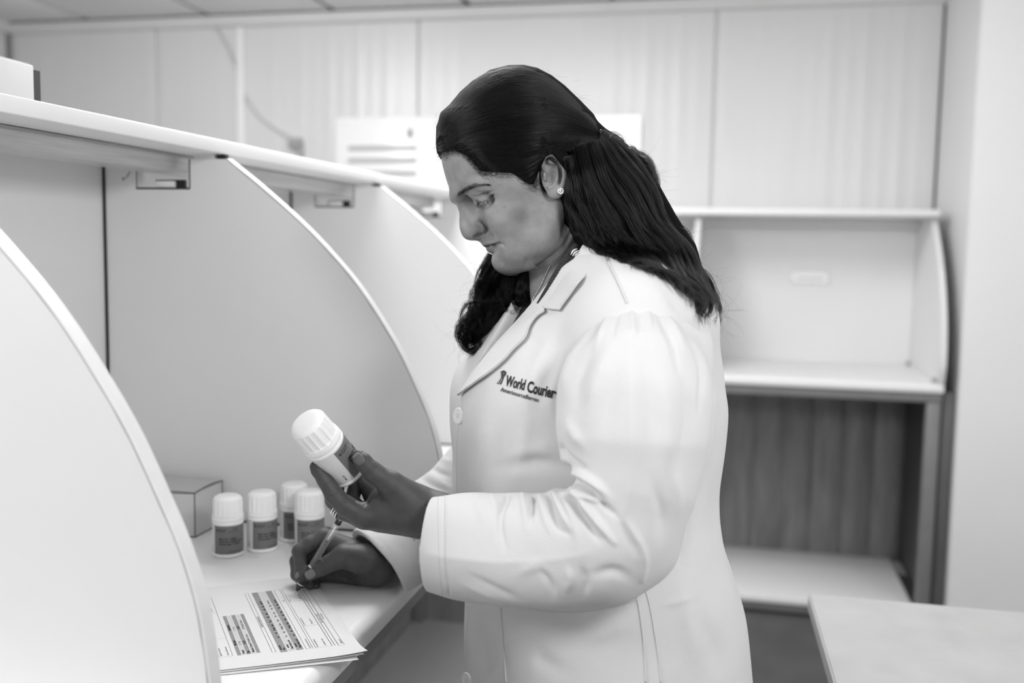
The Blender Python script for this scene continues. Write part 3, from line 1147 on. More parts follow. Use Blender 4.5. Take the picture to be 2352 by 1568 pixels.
def quads_mesh(name, V, quads, m, parent, smooth=True, attrs=None, world=True):
    me = bpy.data.meshes.new(name)
    V = to_world(V) if world else np.asarray(V)
    me.vertices.add(len(V))
    me.vertices.foreach_set('co', np.ascontiguousarray(V, np.float32).ravel())
    nq = len(quads)
    k = quads.shape[1]
    me.loops.add(nq * k)
    me.loops.foreach_set('vertex_index', quads.astype(np.int32).ravel())
    me.polygons.add(nq)
    me.polygons.foreach_set('loop_start', np.arange(0, nq * k, k, dtype=np.int32))
    me.update(calc_edges=True)
    me.validate()
    for an, val in (attrs or {}).items():
        at = me.attributes.new(an, 'FLOAT', 'POINT')
        at.data.foreach_set('value', np.ascontiguousarray(val, np.float32))
    return link(name, me, m, parent, smooth)


def sstep(x, a, b):
    t = np.clip((x - a) / (b - a), 0, 1)
    return t * t * (3 - 2 * t)
# ------------------------------------------------------------------ the head, in the figure's own frame
HT = 1.195
HO = Q(1176, 420, HT)
PSI = math.radians(6)
FW = np.array([-math.cos(PSI), 0, -math.sin(PSI)])        # where the face points, level
LAT = np.array([math.sin(PSI), 0, -math.cos(PSI)])        # towards the near side of the head
UPV = np.array([0, 1.0, 0])


def Hp(u, v, s=0.0):
    """point of the head seen at pixel (u, v) and lying s metres to the near side of its middle"""
    d = Q(u, v, 1.0)
    t = (HO @ LAT + s) / (d @ LAT)
    return d * t


def mir(p):
    return p - 2 * ((p - HO) @ LAT) * LAT


def hl(P):
    """(forward, up, side) of points in the head's frame"""
    q = P - HO.astype(P.dtype)
    return q @ FW.astype(P.dtype), q[:, 1], q @ LAT.astype(P.dtype)


def prof2(pts):
    out = []
    for u, v in pts:
        q = Hp(u, v) - HO
        out.append((q @ FW, q[1]))
    return np.array(out)


PROFILE = [(1060, 235), (1032, 285), (1018, 330), (1015, 363), (1019, 387), (1024, 407), (1028.5, 421), (1035.5, 439), (1043, 450), (1053, 459), (1064, 472), (1074, 490), (1085, 512), (1094, 530), (1100, 543), (1102, 548), (1104, 553), (1106.5, 557.5), (1112, 562),
           (1118, 564.5), (1124, 566), (1120.5, 568.5), (1121, 572.5), (1125, 577.5), (1131, 581), (1134, 584.5), (1136, 590), (1137.5, 598), (1144, 609), (1152, 615.5), (1162, 619.5), (1176, 621), (1196, 617.5), (1217, 611), (1238, 602)]
prof = prof2(PROFILE)
prof = catmull(prof, 90)
backp = prof2([(1290, 575), (1325, 500), (1330, 400), (1290, 300), (1200, 235), (1120, 215)])
POLY = np.vstack([prof, backp])
# half width of the face and how far its front runs back, by height
Wk_v = np.array([150, 250, 330, 400, 450, 500, 540, 570, 600, 640])
Wk_y = -(Wk_v - 420) * HT / FPX
Wk_w = np.array([0.070, 0.073, 0.074, 0.0735, 0.0715, 0.0675, 0.062, 0.058, 0.054, 0.050])
Wk_d = np.array([0.090, 0.085, 0.080, 0.082, 0.080, 0.082, 0.085, 0.088, 0.080, 0.075])

NOSE_L = [(1067, 471), (1070.5, 480), (1072, 495), (1073, 508), (1075.5, 520), (1079, 530)]
EYE = Hp(1111, 447, 0.0315)
EYE_R = 0.0128
nose_ridge = [Hp(u, v) for u, v in NOSE_L]
px = HT / FPX

EAR_S = 0.0755
ear_helix = [(1255, 392, .0735), (1247, 381, .077), (1247, 364, .082), (1262, 353.5, .086), (1280, 360, .088), (1293.5, 380, .089), (1297.5, 406, .088), (1292.5, 429, .085), (1284, 443, .081)]
ear_anti = [(1262, 371, .0805), (1276, 383, .083), (1281, 402, .084), (1275, 420, .0825), (1264, 429, .080)]
ear_helix = catmull([Hp(*q) for q in ear_helix], 18)
ear_anti = catmull([Hp(*q) for q in ear_anti], 9)
# the ear's sheet: tilted so that it stands off the head towards the back
_ea = Hp(1283, 402, 0.0) - Hp(1252, 402, 0.0)
_ea /= np.linalg.norm(_ea)
_en = LAT * math.cos(0.35) - _ea * math.sin(0.35)
_ew = np.cross(_en, UPV)
_ew /= np.linalg.norm(_ew)
_eu = np.cross(_ew, _en)
EARB = np.stack([_ew, _eu, _en])


def f_ear(P):
    d = ellips(P, Hp(1271, 398, 0.0765), (0.0145, 0.0235, 0.0035), EARB)
    d = smin(d, chain(P, ear_helix, np.linspace(0.0026, 0.0036, len(ear_helix))), 0.003)
    d = smin(d, chain(P, ear_anti, [0.0022] * len(ear_anti)), 0.003)
    d = smin(d, rcone(P, Hp(1254, 401, .079), Hp(1257, 413, .080), 0.0032, 0.0028), 0.003)
    d = smin(d, ellips(P, Hp(1275, 441, .0785), (0.0078, 0.0075, 0.0042), EARB), 0.006)
    d = smax(d, -ellips(P, Hp(1266, 404, .0815), (0.0048, 0.0095, 0.006), EARB), 0.003)
    d = smax(d, -rcone(P, Hp(1253, 380, .084), Hp(1273, 374, .086), 0.0011, 0.0013), 0.002)
    d = smax(d, -chain(P, [Hp(1274, 372, .088), Hp(1287, 387, .0895), Hp(1289, 408, .089)], [0.0014, 0.0016, 0.0013]), 0.002)
    return d


HEAD_LO = np.array([HO[0] - 0.105, HO[1] - 0.185, HO[2] - 0.112])
HEAD_HI = np.array([HO[0] + 0.135, HO[1] + 0.150, HO[2] + 0.112])

# (pixel polyline, half width in pixels, depth in mm, strength along it); negative depth raises a ridge
RELIEF = [
    (catmull([(1116, 565.0), (1127, 564.6), (1136, 562), (1143, 559.3), (1149, 557.8), (1154, 560.5)], 20), 2.2, 1.9, (1, 1, 1, 1.1, .7)),
    (catmull([(1149, 557.8), (1155, 560.5), (1160, 566), (1164, 574)], 10), 3.5, 1.3, (1, 1, .6, .1)),
    (catmull([(1120, 572), (1130, 571), (1141, 566.5)], 10), 3.6, -0.9, (1, 1, .6, 0)),
    (catmull([(1114, 560), (1126, 558.8), (1138, 555.5), (1147, 553.5)], 10), 2.6, -0.7, (1, 1, .6, 0)),
    (catmull([(1124, 582), (1134, 582.5), (1143, 579)], 10), 4.5, 1.3, (.5, 1, .3)),
    (catmull([(1096, 461.0), (1100, 464.2), (1106.5, 464.6), (1115, 461), (1123, 455.5), (1135, 446)], 20), 1.7, 1.9, (.7, 1, 1, 1, .7, .3)),
    (catmull([(1092, 456), (1097.5, 462), (1106, 463), (1114, 459.5), (1122, 454), (1134, 444.5)], 20), 2.6, -0.5, (1, 1, 1, .6)),
    (catmull([(1087, 449.5), (1097, 450.5), (1110, 446), (1124, 440.5), (1137, 436)], 20), 1.6, 1.2, (.6, 1, 1, .8, .2)),
    (catmull([(1090, 453.5), (1099, 453.5), (1111, 450), (1122, 445)], 20), 1.2, 0.5, (.6, 1, .8, .2)),
    (catmull([(1103, 504), (1112, 513), (1118.5, 522), (1119.5, 529), (1115.5, 534)], 20), 3.2, 3.2, (.3, .8, 1, 1, .6)),
    (catmull([(1100, 515), (1108, 519), (1112.5, 525), (1110, 531)], 12), 4.5, -1.0, (.3, 1, 1, .6)),
    (catmull([(1121, 532), (1134, 542), (1147, 551)], 10), 5.5, 0.9, (.3, 1, .3)),
    (catmull([(1203, 617), (1206, 606), (1213, 593), (1220, 580)], 10), 5.0, 0.9, (.6, 1, .6, .1)),
    (catmull([(1232, 609), (1258, 595), (1284, 575), (1300, 554), (1311, 532)], 20), 4.2, 3.0, (.6, 1, 1, 1, .7)),
    (catmull([(1070, 500), (1078, 508), (1086, 520)], 8), 5.0, -0.25, (.3, 1, .3)),
]


def f_head(P):
    f, y, s = hl(P)
    a = np.abs(s)
    W = np.interp(y, Wk_y[::-1], Wk_w[::-1]).astype(P.dtype)
    D = np.interp(y, Wk_y[::-1], Wk_d[::-1]).astype(P.dtype)
    q = np.clip(a / W, 0, 1.6)
    rec = np.where(q < 0.97, D * (1 - np.sqrt(np.maximum(1 - q * q, 0.0))), D * (0.757 + (q - 0.97) * 4.0))
    # lips and chin run round the teeth more tightly
    mouth = np.exp(-((y + 0.0745) / 0.014) ** 2)
    rec = rec + mouth * 9.0 * np.minimum(a, 0.03) ** 2
    # the plane beside the nose lies back from the middle line
    rec = rec + 0.0052 * sstep(a, 0.007, 0.022) * sstep(y, -0.098, -0.07) * (1 - sstep(y, -0.035, -0.018))
    # forehead flatter
    fore = sstep(y, -0.012, 0.02)
    rec = rec * (1 - 0.22 * fore * (1 - sstep(a, 0.03, 0.06)))
    d = polydist(np.stack([f + rec, y], 1), POLY) * 0.8
    d = smax(d, -f - 0.028, 0.02)
    d = smax(d, y - 0.075, 0.02)
    d = smax(d, a - 0.074, 0.02)
    # skull
    B = np.stack([FW * math.cos(.42) - UPV * math.sin(.42), UPV * math.cos(.42) + FW * math.sin(.42), LAT])
    d = smin(d, ellips(P, Hp(1184, 308), (0.080, 0.068, 0.0735), B), 0.02)
    for sd in (0, 1):
        m = (lambda p: p) if sd == 0 else mir
        # cheekbone, cheek and jaw
        d = smin(d, ellips(P, m(Hp(1158, 492, 0.048)), (0.021, 0.018, 0.013)), 0.020)
        d = smin(d, ellips(P, m(Hp(1192, 545, 0.042)), (0.026, 0.030, 0.018)), 0.020)
        d = smin(d, rcone(P, m(Hp(1278, 470, 0.055)), m(Hp(1242, 548, 0.048)), 0.016, 0.017), 0.018)
        d = smin(d, rcone(P, m(Hp(1242, 548, 0.048)), m(Hp(1175, 592, 0.018)), 0.018, 0.014), 0.018)
    d = smin(d, ellips(P, Hp(1158, 601), (0.0125, 0.0105, 0.017)), 0.010)
    # neck and the soft roll under the jaw
    d_neck = rcone(P, Hp(1297, 530), Hp(1330, 700), 0.047, 0.050)
    d_neck = smin(d_neck, rcone(P, Hp(1284, 565), Hp(1302, 650), 0.032, 0.034), 0.02)
    d_neck = smin(d_neck, rcone(P, Hp(1350, 690), Hp(1360, 790), 0.058, 0.070), 0.03)
    roll = chain(P, [Hp(1225, 592, 0.018), Hp(1262, 588, 0.036), Hp(1296, 556, 0.047), Hp(1318, 520, 0.050)], [0.012, 0.0135, 0.012, 0.010])
    roll = smin(roll, chain(P, [mir(Hp(1225, 592, 0.018)), mir(Hp(1262, 588, 0.036)), mir(Hp(1296, 556, 0.047)), mir(Hp(1318, 520, 0.050))], [0.012, 0.0135, 0.012, 0.010]), 0.01)
    d_neck = smin(d_neck, roll, 0.010)
    d = smin(d, d_neck, 0.004)
    d = smax(d, np.float32(HEAD_LO[1] + 0.006) - P[:, 1], 0.004)
    d = smax(d, P[:, 0] - np.float32(HEAD_HI[0] - 0.006), 0.004)
    # brow ridges
    for sd in (0, 1):
        m = (lambda p: p) if sd == 0 else mir
        d = smin(d, chain(P, [m(Hp(1050, 449, 0.010)), m(Hp(1068, 437, 0.023)), m(Hp(1093, 427, 0.037)), m(Hp(1122, 428, 0.048))], [0.0062, 0.0075, 0.0072, 0.006]), 0.012)
        # socket: between the bridge of the nose and the eyeball, and below it
        d = smax(d, -ellips(P, m(Hp(1092, 455, 0.030)), (0.0125, 0.0105, 0.0125)), 0.014)
        d = smax(d, -ellips(P, m(Hp(1121, 455, 0.047)), (0.012, 0.006, 0.0040)), 0.014)
    # nose
    dn = chain(P, nose_ridge, [0.0066, 0.0066, 0.0080, 0.0088, 0.0097, 0.0100], 0.003)
    dn = smin(dn, sphere(P, Hp(1084.3, 529.5), 0.0101), 0.006)
    dn = smin(dn, rcone(P, Hp(1091, 536.5), Hp(1104, 541), 0.0046, 0.0046), 0.005)
    for sd in (0, 1):
        m = (lambda p: p) if sd == 0 else mir
        dn = smin(dn, rcone(P, m(Hp(1072, 474, 0.003)), m(Hp(1094, 510, 0.012)), 0.0065, 0.0075), 0.008)
        dn = smin(dn, ellips(P, m(Hp(1102.5, 521.5, 0.0128)), (0.0088, 0.0070, 0.0062), np.stack([FW * .8 - UPV * .6, UPV * .8 + FW * .6, LAT])), 0.0055)
        dn = smin(dn, sphere(P, m(Hp(1090, 534, 0.006)), 0.0072), 0.005)
    d = smin(d, dn, 0.0075)
    for sd in (0, 1):
        m = (lambda p: p) if sd == 0 else mir
        d = smax(d, -chain(P, [m(Hp(1091, 543.0, 0.0095)), m(Hp(1098, 538.2, 0.0115)), m(Hp(1105.5, 535.2, 0.0135))], [0.0021, 0.0026, 0.0018]), 0.0022)
        # eyeball under the lowered lid; lid edge and crease
        e = EYE if sd == 0 else mir(EYE)
        lid = sphere(P, e, EYE_R)
        d = smin(d, lid, 0.004)
        # fold of skin between the brow and the lid
        d = smin(d, chain(P, [m(Hp(1083, 443, 0.030)), m(Hp(1096, 440, 0.0385)), m(Hp(1112, 436, 0.0425)), m(Hp(1132, 434, 0.0430))], [0.0040, 0.0055, 0.0062, 0.0060]), 0.009)
        # lower lid
        d = smin(d, chain(P, [m(Hp(1098, 467.5, 0.0300)), m(Hp(1108, 468.5, 0.0375)), m(Hp(1120, 463.5, 0.0425)), m(Hp(1134, 450, 0.0440))], [0.0036, 0.0040, 0.0040, 0.0034]), 0.007)
        # mouth line and the dimple at its corner, lip volumes
        d = smin(d, chain(P, [Hp(1128, 571.5, 0.0), m(Hp(1135, 570.5, 0.010)), m(Hp(1148, 565, 0.0190))], [0.0037, 0.0037, 0.0020]), 0.004)
        d = smin(d, chain(P, [Hp(1117, 559.0, 0.0), m(Hp(1126, 559.5, 0.0105)), m(Hp(1143, 555.5, 0.0205))], [0.0034, 0.0034, 0.0020]), 0.004)
    # fine relief, worked in the near-side view and mirrored to the far side
    near = P.astype(np.float32) - (np.minimum(s, 0) * 2)[:, None] * LAT.astype(P.dtype)
    uv = np.stack([CW / 2 + FPX * near[:, 0] / near[:, 2], CH / 2 - FPX * near[:, 1] / near[:, 2]], 1)
    sel = (np.abs(d) < 0.006) & (uv[:, 0] < 1330)
    if sel.any():
        uvs = uv[sel]
        add = np.zeros(len(uvs), P.dtype)
        for pts, wd, dp, ends in RELIEF:
            bb = np.array(pts)
            k = (uvs[:, 0] > bb[:, 0].min() - 3 * wd) & (uvs[:, 0] < bb[:, 0].max() + 3 * wd) & (uvs[:, 1] > bb[:, 1].min() - 3 * wd) & (uvs[:, 1] < bb[:, 1].max() + 3 * wd)
            if k.any():
                ld, par = linedist(uvs[k], pts)
                add[k] += dp * 0.001 * np.exp(-(ld / wd) ** 2) * np.interp(par, np.linspace(0, 1, len(ends)), ends)
        # outer side of the head only
        d[sel] += add * sstep(np.abs(s[sel]), -0.003, 0.003)
    d = smin(d, smax(f_ear(P), y - 0.06, 0.003), 0.004)
    # bowl of the ear
    d = smax(d, -ellips(P, Hp(1263.5, 406, .0825), (0.0044, 0.0088, 0.0068), EARB), 0.0025)
    d = smax(d, -ellips(P, Hp(1268, 384, .0835), (0.0052, 0.0034, 0.0045), EARB), 0.0025)
    # far ear, plain
    d = smin(d, ellips(P, mir(Hp(1272, 400, 0.078)), (0.016, 0.028, 0.006), EARB * np.array([1, 1, 1])), 0.006)
    return d


BOOL_OK = True
# ------------------------------------------------------------------ hands, arms, trunk and legs of the figure
ZW = CAMB @ np.array([0, 0, 1.0])              # world up in the figure's frame


def deskd(P):
    """height above the counter (negative below)"""
    return (P @ ZW.astype(P.dtype)) + np.float32(CAMZ - ZT)


LH = dict(thumb=[(824, 1049, 1.066, .0079), (834, 1060, 1.0645, .0092), (856, 1083, 1.064, .0106), (898, 1112, 1.068, .0128), (948, 1152, 1.078, .0185)],
          index=[(724, 1071, 1.073, .0059), (730, 1080, 1.073, .0070), (746, 1102, 1.074, .0082), (769, 1139, 1.075, .0100), (795, 1163, 1.075, .0112), (836, 1186, 1.077, .0122)],
          middle=[(803, 1080, 1.136, .0062), (776, 1104, 1.126, .0080), (768, 1148, 1.101, .0098), (790, 1172, 1.096, .0106), (836, 1188, 1.094, .0120)],
          ring=[(826, 1092, 1.132, .0062), (816, 1122, 1.131, .0078), (806, 1152, 1.124, .0090), (842, 1188, 1.112, .0115)],
          pinky=[(828, 1078, 1.124, .0058), (836, 1104, 1.1265, .0076), (850, 1133, 1.1265, .0084), (868, 1178, 1.124, .0105)],
          wrist=(975, 1180, 1.083), fore=[(975, 1180, 1.083, .0225), (1015, 1186, 1.078, .0225), (1150, 1235, 1.045, .034), (1400, 1240, .99, .042)])
RH = dict(thumb=[(706, 1320.5, 1.284, .0076), (714, 1315, 1.2835, .0092), (739, 1302, 1.282, .0108), (789, 1277, 1.288, .0138), (845, 1286, 1.300, .0195)],
          index=[(686.5, 1323, 1.288, .0056), (688, 1314, 1.290, .0068), (691, 1297, 1.294, .0080), (688, 1266, 1.302, .0097), (712, 1249, 1.309, .0104), (744, 1234, 1.317, .0118)],
          middle=[(697, 1338, 1.301, .0062), (682, 1319, 1.312, .0080), (682, 1288, 1.325, .0094), (715, 1262, 1.331, .0104), (752, 1246, 1.336, .0120)],
          ring=[(712, 1345, 1.306, .0062), (703, 1336, 1.318, .0076), (702, 1312, 1.332, .0088), (768, 1264, 1.346, .0115)],
          pinky=[(726, 1347, 1.311, .0058), (722, 1341, 1.322, .0072), (727, 1325, 1.335, .0084), (788, 1290, 1.346, .0105)],
          wrist=(868, 1296, 1.316), fore=[(868, 1295, 1.316, .0205), (905, 1268, 1.327, .0220), (1000, 1190, 1.37, .033), (1180, 1060, 1.42, .042)])


def f_hand(P, H, palm_extra):
    W = Q(*H['wrist'])
    d = None
    fingers = []
    for nm in ('thumb', 'index', 'middle', 'ring', 'pinky'):
        pts = [Q(*q[:3]) for q in H[nm]]
        fingers.append(chain(P, pts, [q[3] for q in H[nm]], 0.003))
    # palm: wrist to each knuckle
    for nm in ('index', 'middle', 'ring', 'pinky'):
        k = H[nm][-1]
        e = rcone(P, W, Q(*k[:3]), 0.0185, k[3])
        d = e if d is None else smin(d, e, 0.012)
    t = H['thumb']
    e = chain(P, [Q(*t[-2][:3]), Q(*t[-1][:3]), W], [t[-2][3], t[-1][3], 0.0195], 0.004)
    d = smin(d, e, 0.010)
    for (pts, rad) in palm_extra:
        d = smin(d, chain(P, [Q(*q) for q in pts], rad), 0.012)
    d = smin(d, chain(P, [Q(*q[:3]) for q in H['fore'][:3]], [q[3] for q in H['fore'][:3]], 0.01), 0.014)
    f4 = fingers[1]
    for e in fingers[2:]:
        f4 = smin(f4, e, 0.0018)
    d = smin(d, f4, 0.005)
    d = smin(d, fingers[0], 0.007)
    return d


LH_X = [([(880, 1150, 1.088), (930, 1165, 1.083)], [.016, .020]), ([(880, 1182, 1.10), (940, 1185, 1.098)], [.0155, .019])]
RH_X = [([(738, 1326, 1.340), (775, 1322, 1.338), (812, 1322, 1.334), (850, 1312, 1.322)], [.0095, .0125, .0150, .0185]), ([(780, 1264, 1.318), (828, 1283, 1.318)], [.0135, .0170])]
f_lh = lambda P: f_hand(P, LH, LH_X)
f_rh = lambda P: smax(f_hand(P, RH, RH_X), -(deskd(P) - 0.0018), 0.003)

PSB = math.radians(14)
FWB = np.array([-math.cos(PSB), 0, -math.sin(PSB)])
LATB = np.array([math.sin(PSB), 0, -math.cos(PSB)])
DOWN = -ZW
BO = Q(1341, 960, 1.205)
# trunk sections: (v, u of the centre, half depth, half width) in the coat's size
TK = np.array([(600, 1408, .070, .070), (640, 1404, .084, .135), (720, 1386, .110, .178), (800, 1364, .129, .188), (880, 1346, .1490, .190), (960, 1344, .1565, .187), (1130, 1337, .1535, .177),
               (1230, 1347, .1535, .180), (1380, 1378, .161, .192), (1568, 1388, .168, .202), (1900, 1400, .176, .212), (2350, 1412, .186, .222)])
TK = catmull(TK, 80)
TKb = -(TK[:, 0] - CH / 2) / FPX * 1.205
TKa = (TK[:, 1] - CW / 2) / FPX * 1.205
from_b = lambda b, col: np.interp(b, TKb[::-1], col[::-1]).astype(np.float32)


def trunk(P, grow=0.0, n=2.3):
    """signed distance to the stacked trunk sections"""
    b = P[:, 1]
    ca = from_b(b, TKa)
    cc = 1.205 + (BO[1] - b) * 0.085
    A = from_b(b, TK[:, 2]) + grow
    B = from_b(b, TK[:, 3]) + grow
    q = np.stack([P[:, 0] - ca, P[:, 2] - cc], 1)
    f = q @ np.array([FWB[0], FWB[2]], P.dtype)
    s = q @ np.array([LATB[0], LATB[2]], P.dtype)
    k = (np.abs(f / A) ** n + np.abs(s / B) ** n) ** (1 / n)
    gx = (np.abs(f / A) ** (n - 1)) / A
    gy = (np.abs(s / B) ** (n - 1)) / B
    g = np.sqrt(gx * gx + gy * gy) / np.maximum(k, 1e-3) ** (n - 1) + 1e-6
    return (k - 1) / np.maximum(g, 2.0), f, s


SHN = Q(1462, 742, 1.035)                       # near shoulder joint
SHF = SHN - 2 * ((SHN - Q(1395, 740, 1.21)) @ LATB) * LATB


def shoulders(P, r, grow=0.0):
    nb = Q(1362, 640, 1.205)
    d = rcone(P, SHN, Q(1395, 725, 1.21), r, r + 0.015)
    d = smin(d, rcone(P, SHF, Q(1395, 725, 1.21), r, r + 0.015), 0.02)
    d = smin(d, rcone(P, SHN + UPV * 0.004, nb + UPV * -0.01, r * 0.88, 0.058 + grow), 0.05)
    d = smin(d, rcone(P, SHF + UPV * 0.004, nb + UPV * -0.01, r * 0.75, 0.058 + grow), 0.03)
    return d


def f_trunk(P):
    d, f, s = trunk(P, -0.030)
    d = smin(d, shoulders(P, 0.042, -0.012), 0.05)
    top = P[:, 1] - Q(0, 640, 1.205)[1]
    d = smax(d, top, 0.02)
    # arms
    d = smin(d, chain(P, [SHN, Q(1455, 1000, .985), Q(1425, 1235, .985), Q(1150, 1235, 1.045)], [.045, .042, .038, .034], 0.01), 0.02)
    d = smin(d, chain(P, [SHF, Q(1330, 960, 1.43), Q(1180, 1060, 1.42), Q(1000, 1190, 1.37)], [.045, .042, .042, .033], 0.01), 0.02)
    # cut the trunk at the hips; legs go on from there
    hip = -(P @ ZW.astype(P.dtype)) - np.float32(CAMZ - 0.62)
    d = smax(d, hip, 0.02)
    for sd in (-1, 1):
        top_ = from_world(HIPW + LATW * 0.085 * sd)
        kn = from_world(HIPW + LATW * 0.085 * sd + np.array([0, 0, -0.36]) + FWW * 0.02)
        an = from_world(HIPW + LATW * 0.085 * sd + np.array([0, 0, -0.70]))
        toe = from_world(HIPW + LATW * 0.09 * sd + np.array([0, 0, -0.745]) + FWW * 0.14)
        hee = from_world(HIPW + LATW * 0.09 * sd + np.array([0, 0, -0.735]) - FWW * 0.03)
        d = smin(d, chain(P, [top_, kn, an], [.088, .058, .036], 0.02), 0.04)
        d = smin(d, rcone(P, hee, toe, .034, .026), 0.02)
    return d


_hc = to_world(np.array([np.interp(-0.5, TKb[::-1], TKa[::-1]), -0.5, 1.205 + (BO[1] + 0.5) * 0.085]))
HIPW = np.array([_hc[0], _hc[1], 0.775])
FWW = FWB @ CAMB
FWW[2] = 0
FWW /= np.linalg.norm(FWW)
LATW = np.array([FWW[1], -FWW[0], 0.0])


def relief(V, N, items, soft=0.25):
    """push vertices along their normals where drawn lines (pixel polylines) cross the camera-facing side"""
    u = CW / 2 + FPX * V[:, 0] / V[:, 2]
    v = CH / 2 - FPX * V[:, 1] / V[:, 2]
    uv = np.stack([u, v], 1).astype(np.float32)
    face = sstep(-(N * (V / np.linalg.norm(V, axis=1)[:, None])).sum(1), 0.02, soft)
    off = np.zeros(len(V))
    for it in items:
        pts, wd, dp = it[0], it[1], it[2]
        ends = it[3] if len(it) > 3 else (0.2, 1, 1, 0.2)
        bb = np.array(pts)
        if len(it) > 4:
            bb = np.vstack([bb - 2 * wd, bb + 2 * wd])
        k = np.where((uv[:, 0] > bb[:, 0].min() - 3 * wd) & (uv[:, 0] < bb[:, 0].max() + 3 * wd) & (uv[:, 1] > bb[:, 1].min() - 3 * wd) & (uv[:, 1] < bb[:, 1].max() + 3 * wd) & (face > 0))[0]
        if not len(k):
            continue
        ld, par = linedist(uv[k], catmull(pts, 4 * len(pts)) if len(pts) > 2 else pts)
        prof_ = np.exp(-(ld / wd) ** 2) if len(it) < 5 else np.exp(-ld / wd)        # a fold, or a pressed crease
        off[k] += dp * 0.001 * prof_ * np.interp(par, np.linspace(0, 1, len(ends)), ends) * face[k]
    return V + N * off[:, None]


def bounds(pts, m):
    p = np.array(pts)
    return p.min(0) - m, p.max(0) + m


def hand_box(H):
    pts = [Q(*q[:3]) for nm in ('thumb', 'index', 'middle', 'ring', 'pinky') for q in H[nm]] + [Q(*q[:3]) for q in H['fore'][:3]]
    return bounds(pts, 0.044)


hv, hq = surface(f_head, HEAD_LO, HEAD_HI, 0.0016)
lv, lq = surface(f_lh, *hand_box(LH), 0.0013)
lN = snap(f_lh, lv, 0.0013)[1]
LH_REL = [([(845, 1072), (858, 1082), (866, 1096)], 2.2, -0.0, (1, 1, 1)),
          ([(842, 1092), (855, 1082), (867, 1068)], 2.2, -0.9), ([(836, 1090), (848, 1080), (862, 1064)], 2.0, -0.7), ([(848, 1096), (860, 1087), (871, 1073)], 2.0, -0.5),
          ([(754, 1136), (766, 1139), (777, 1124)], 2.2, -0.8), ([(752, 1130), (763, 1131), (773, 1121)], 2.0, -0.5), ([(768, 1143), (772, 1136), (780, 1124)], 2.0, -0.6),
          ([(819, 1158), (818, 1150), (812, 1138)], 2.5, -1.0), ([(838, 1158), (846, 1153), (852, 1146)], 2.5, -1.2), ([(846, 1152), (858, 1142), (874, 1134)], 2.5, -1.0), ([(836, 1166), (840, 1158), (846, 1153)], 2.0, -0.8),
          ([(870, 1130), (874, 1140), (872, 1150)], 3, -0.8),
          ([(739, 1098), (750, 1096), (760, 1086)], 2.0, -0.4),
          ([(962, 1130), (975, 1142), (985, 1158)], 2.5, -0.5), ([(950, 1125), (965, 1140), (975, 1160)], 2.5, -0.4)]
lv = relief(lv, lN, LH_REL)
rv, rq = surface(f_rh, *hand_box(RH), 0.0013)
rN = snap(f_rh, rv, 0.0013)[1]
RH_REL = [([(777, 1298), (788, 1293), (797, 1283), (800, 1276)], 2.2, -0.8), ([(783, 1303), (795, 1296), (803, 1286)], 2.0, -0.7), ([(770, 1305), (785, 1307), (800, 1300)], 2.0, -0.5),
          ([(764, 1306), (780, 1322), (800, 1330), (815, 1324), (830, 1305)], 2.8, -1.3), ([(738, 1320), (744, 1334)], 2.5, -1.0), ([(757, 1308), (763, 1322), (770, 1333)], 2.3, -0.8),
          ([(726, 1279), (734, 1290), (737, 1297)], 2.5, -0.4), ([(732, 1274), (741, 1284), (746, 1292)], 2.5, -0.35), ([(697, 1258), (704, 1268), (706, 1280)], 2.6, -0.8),
          ([(724, 1240), (722, 1252), (718, 1262)], 2.0, -0.6), ([(737, 1236), (737, 1248), (732, 1260)], 2.0, -0.5), ([(676, 1276), (690, 1282), (700, 1282)], 2.5, -0.4), ([(678, 1285), (690, 1289), (700, 1288)], 2.0, -0.3),
          ([(838, 1334), (842, 1326), (850, 1320)], 2.5, -1.0)]
rv = relief(rv, rN, RH_REL)
tv, tq = surface(f_trunk, *bounds([SHN, SHF, Q(1000, 1190, 1.37), Q(1150, 1235, 1.0), from_world(HIPW + np.array([0.1, 0.1, -0.78])), from_world(HIPW - np.array([0.2, 0.2, 0.78])), Q(1600, 700, 1.2)], 0.12), 0.007, coarse=3)


def tone_uv(V, items):
    u = CW / 2 + FPX * V[:, 0] / V[:, 2]
    v = CH / 2 - FPX * V[:, 1] / V[:, 2]
    return np.stack([u, v], 1).astype(np.float32)


def island(V, q, tone, nail):
    me = bpy.data.meshes.new('island')
    me.from_pydata(to_world(V).tolist(), [], q.tolist())
    for an, val in (('tone', tone), ('nail', nail)):
        at = me.attributes.new(an, 'FLOAT', 'POINT')
        at.data.foreach_set('value', np.ascontiguousarray(val, np.float32))
    me.materials.append(M_SKIN)
    me.polygons.foreach_set('use_smooth', [True] * len(me.polygons))
    o = bpy.data.objects.new('island', me)
    COL.objects.link(o)
    return o


# head tones: lips, brow and lid lines, scalp; the far side mirrors the near side
f_, y_, s_ = hl(hv.astype(np.float32))
hnear = hv - (np.minimum(s_, 0) * 2)[:, None] * LAT
huv = tone_uv(hnear, None)
tone = np.ones(len(hv))
lips = catmull([(1113, 561), (1126, 560), (1139, 557.5), (1150, 557.5), (1146, 563), (1140, 569.5), (1131, 575.5), (1124, 577), (1119, 573), (1116, 566)], 40)
tone *= 1 - 0.33 * (1 - sstep(polydist(huv, lips), -1.5, 3.0)) * (f_ > 0.005)
ld, par = linedist(huv, catmull([(1095, 462), (1101, 465.5), (1107, 465.5), (1115, 462), (1123, 456.5), (1134, 447)], 20))
tone *= 1 - 0.75 * np.exp(-(ld / 1.7) ** 2)
ld, par = linedist(huv, catmull([(1051, 451), (1062, 444), (1075, 434.5), (1088, 428.5), (1106, 424.5), (1122, 424.5)], 20))
tone *= 1 - 0.35 * np.exp(-(ld / np.interp(par, [0, .3, 1], [5.5, 6, 2.5])) ** 2)
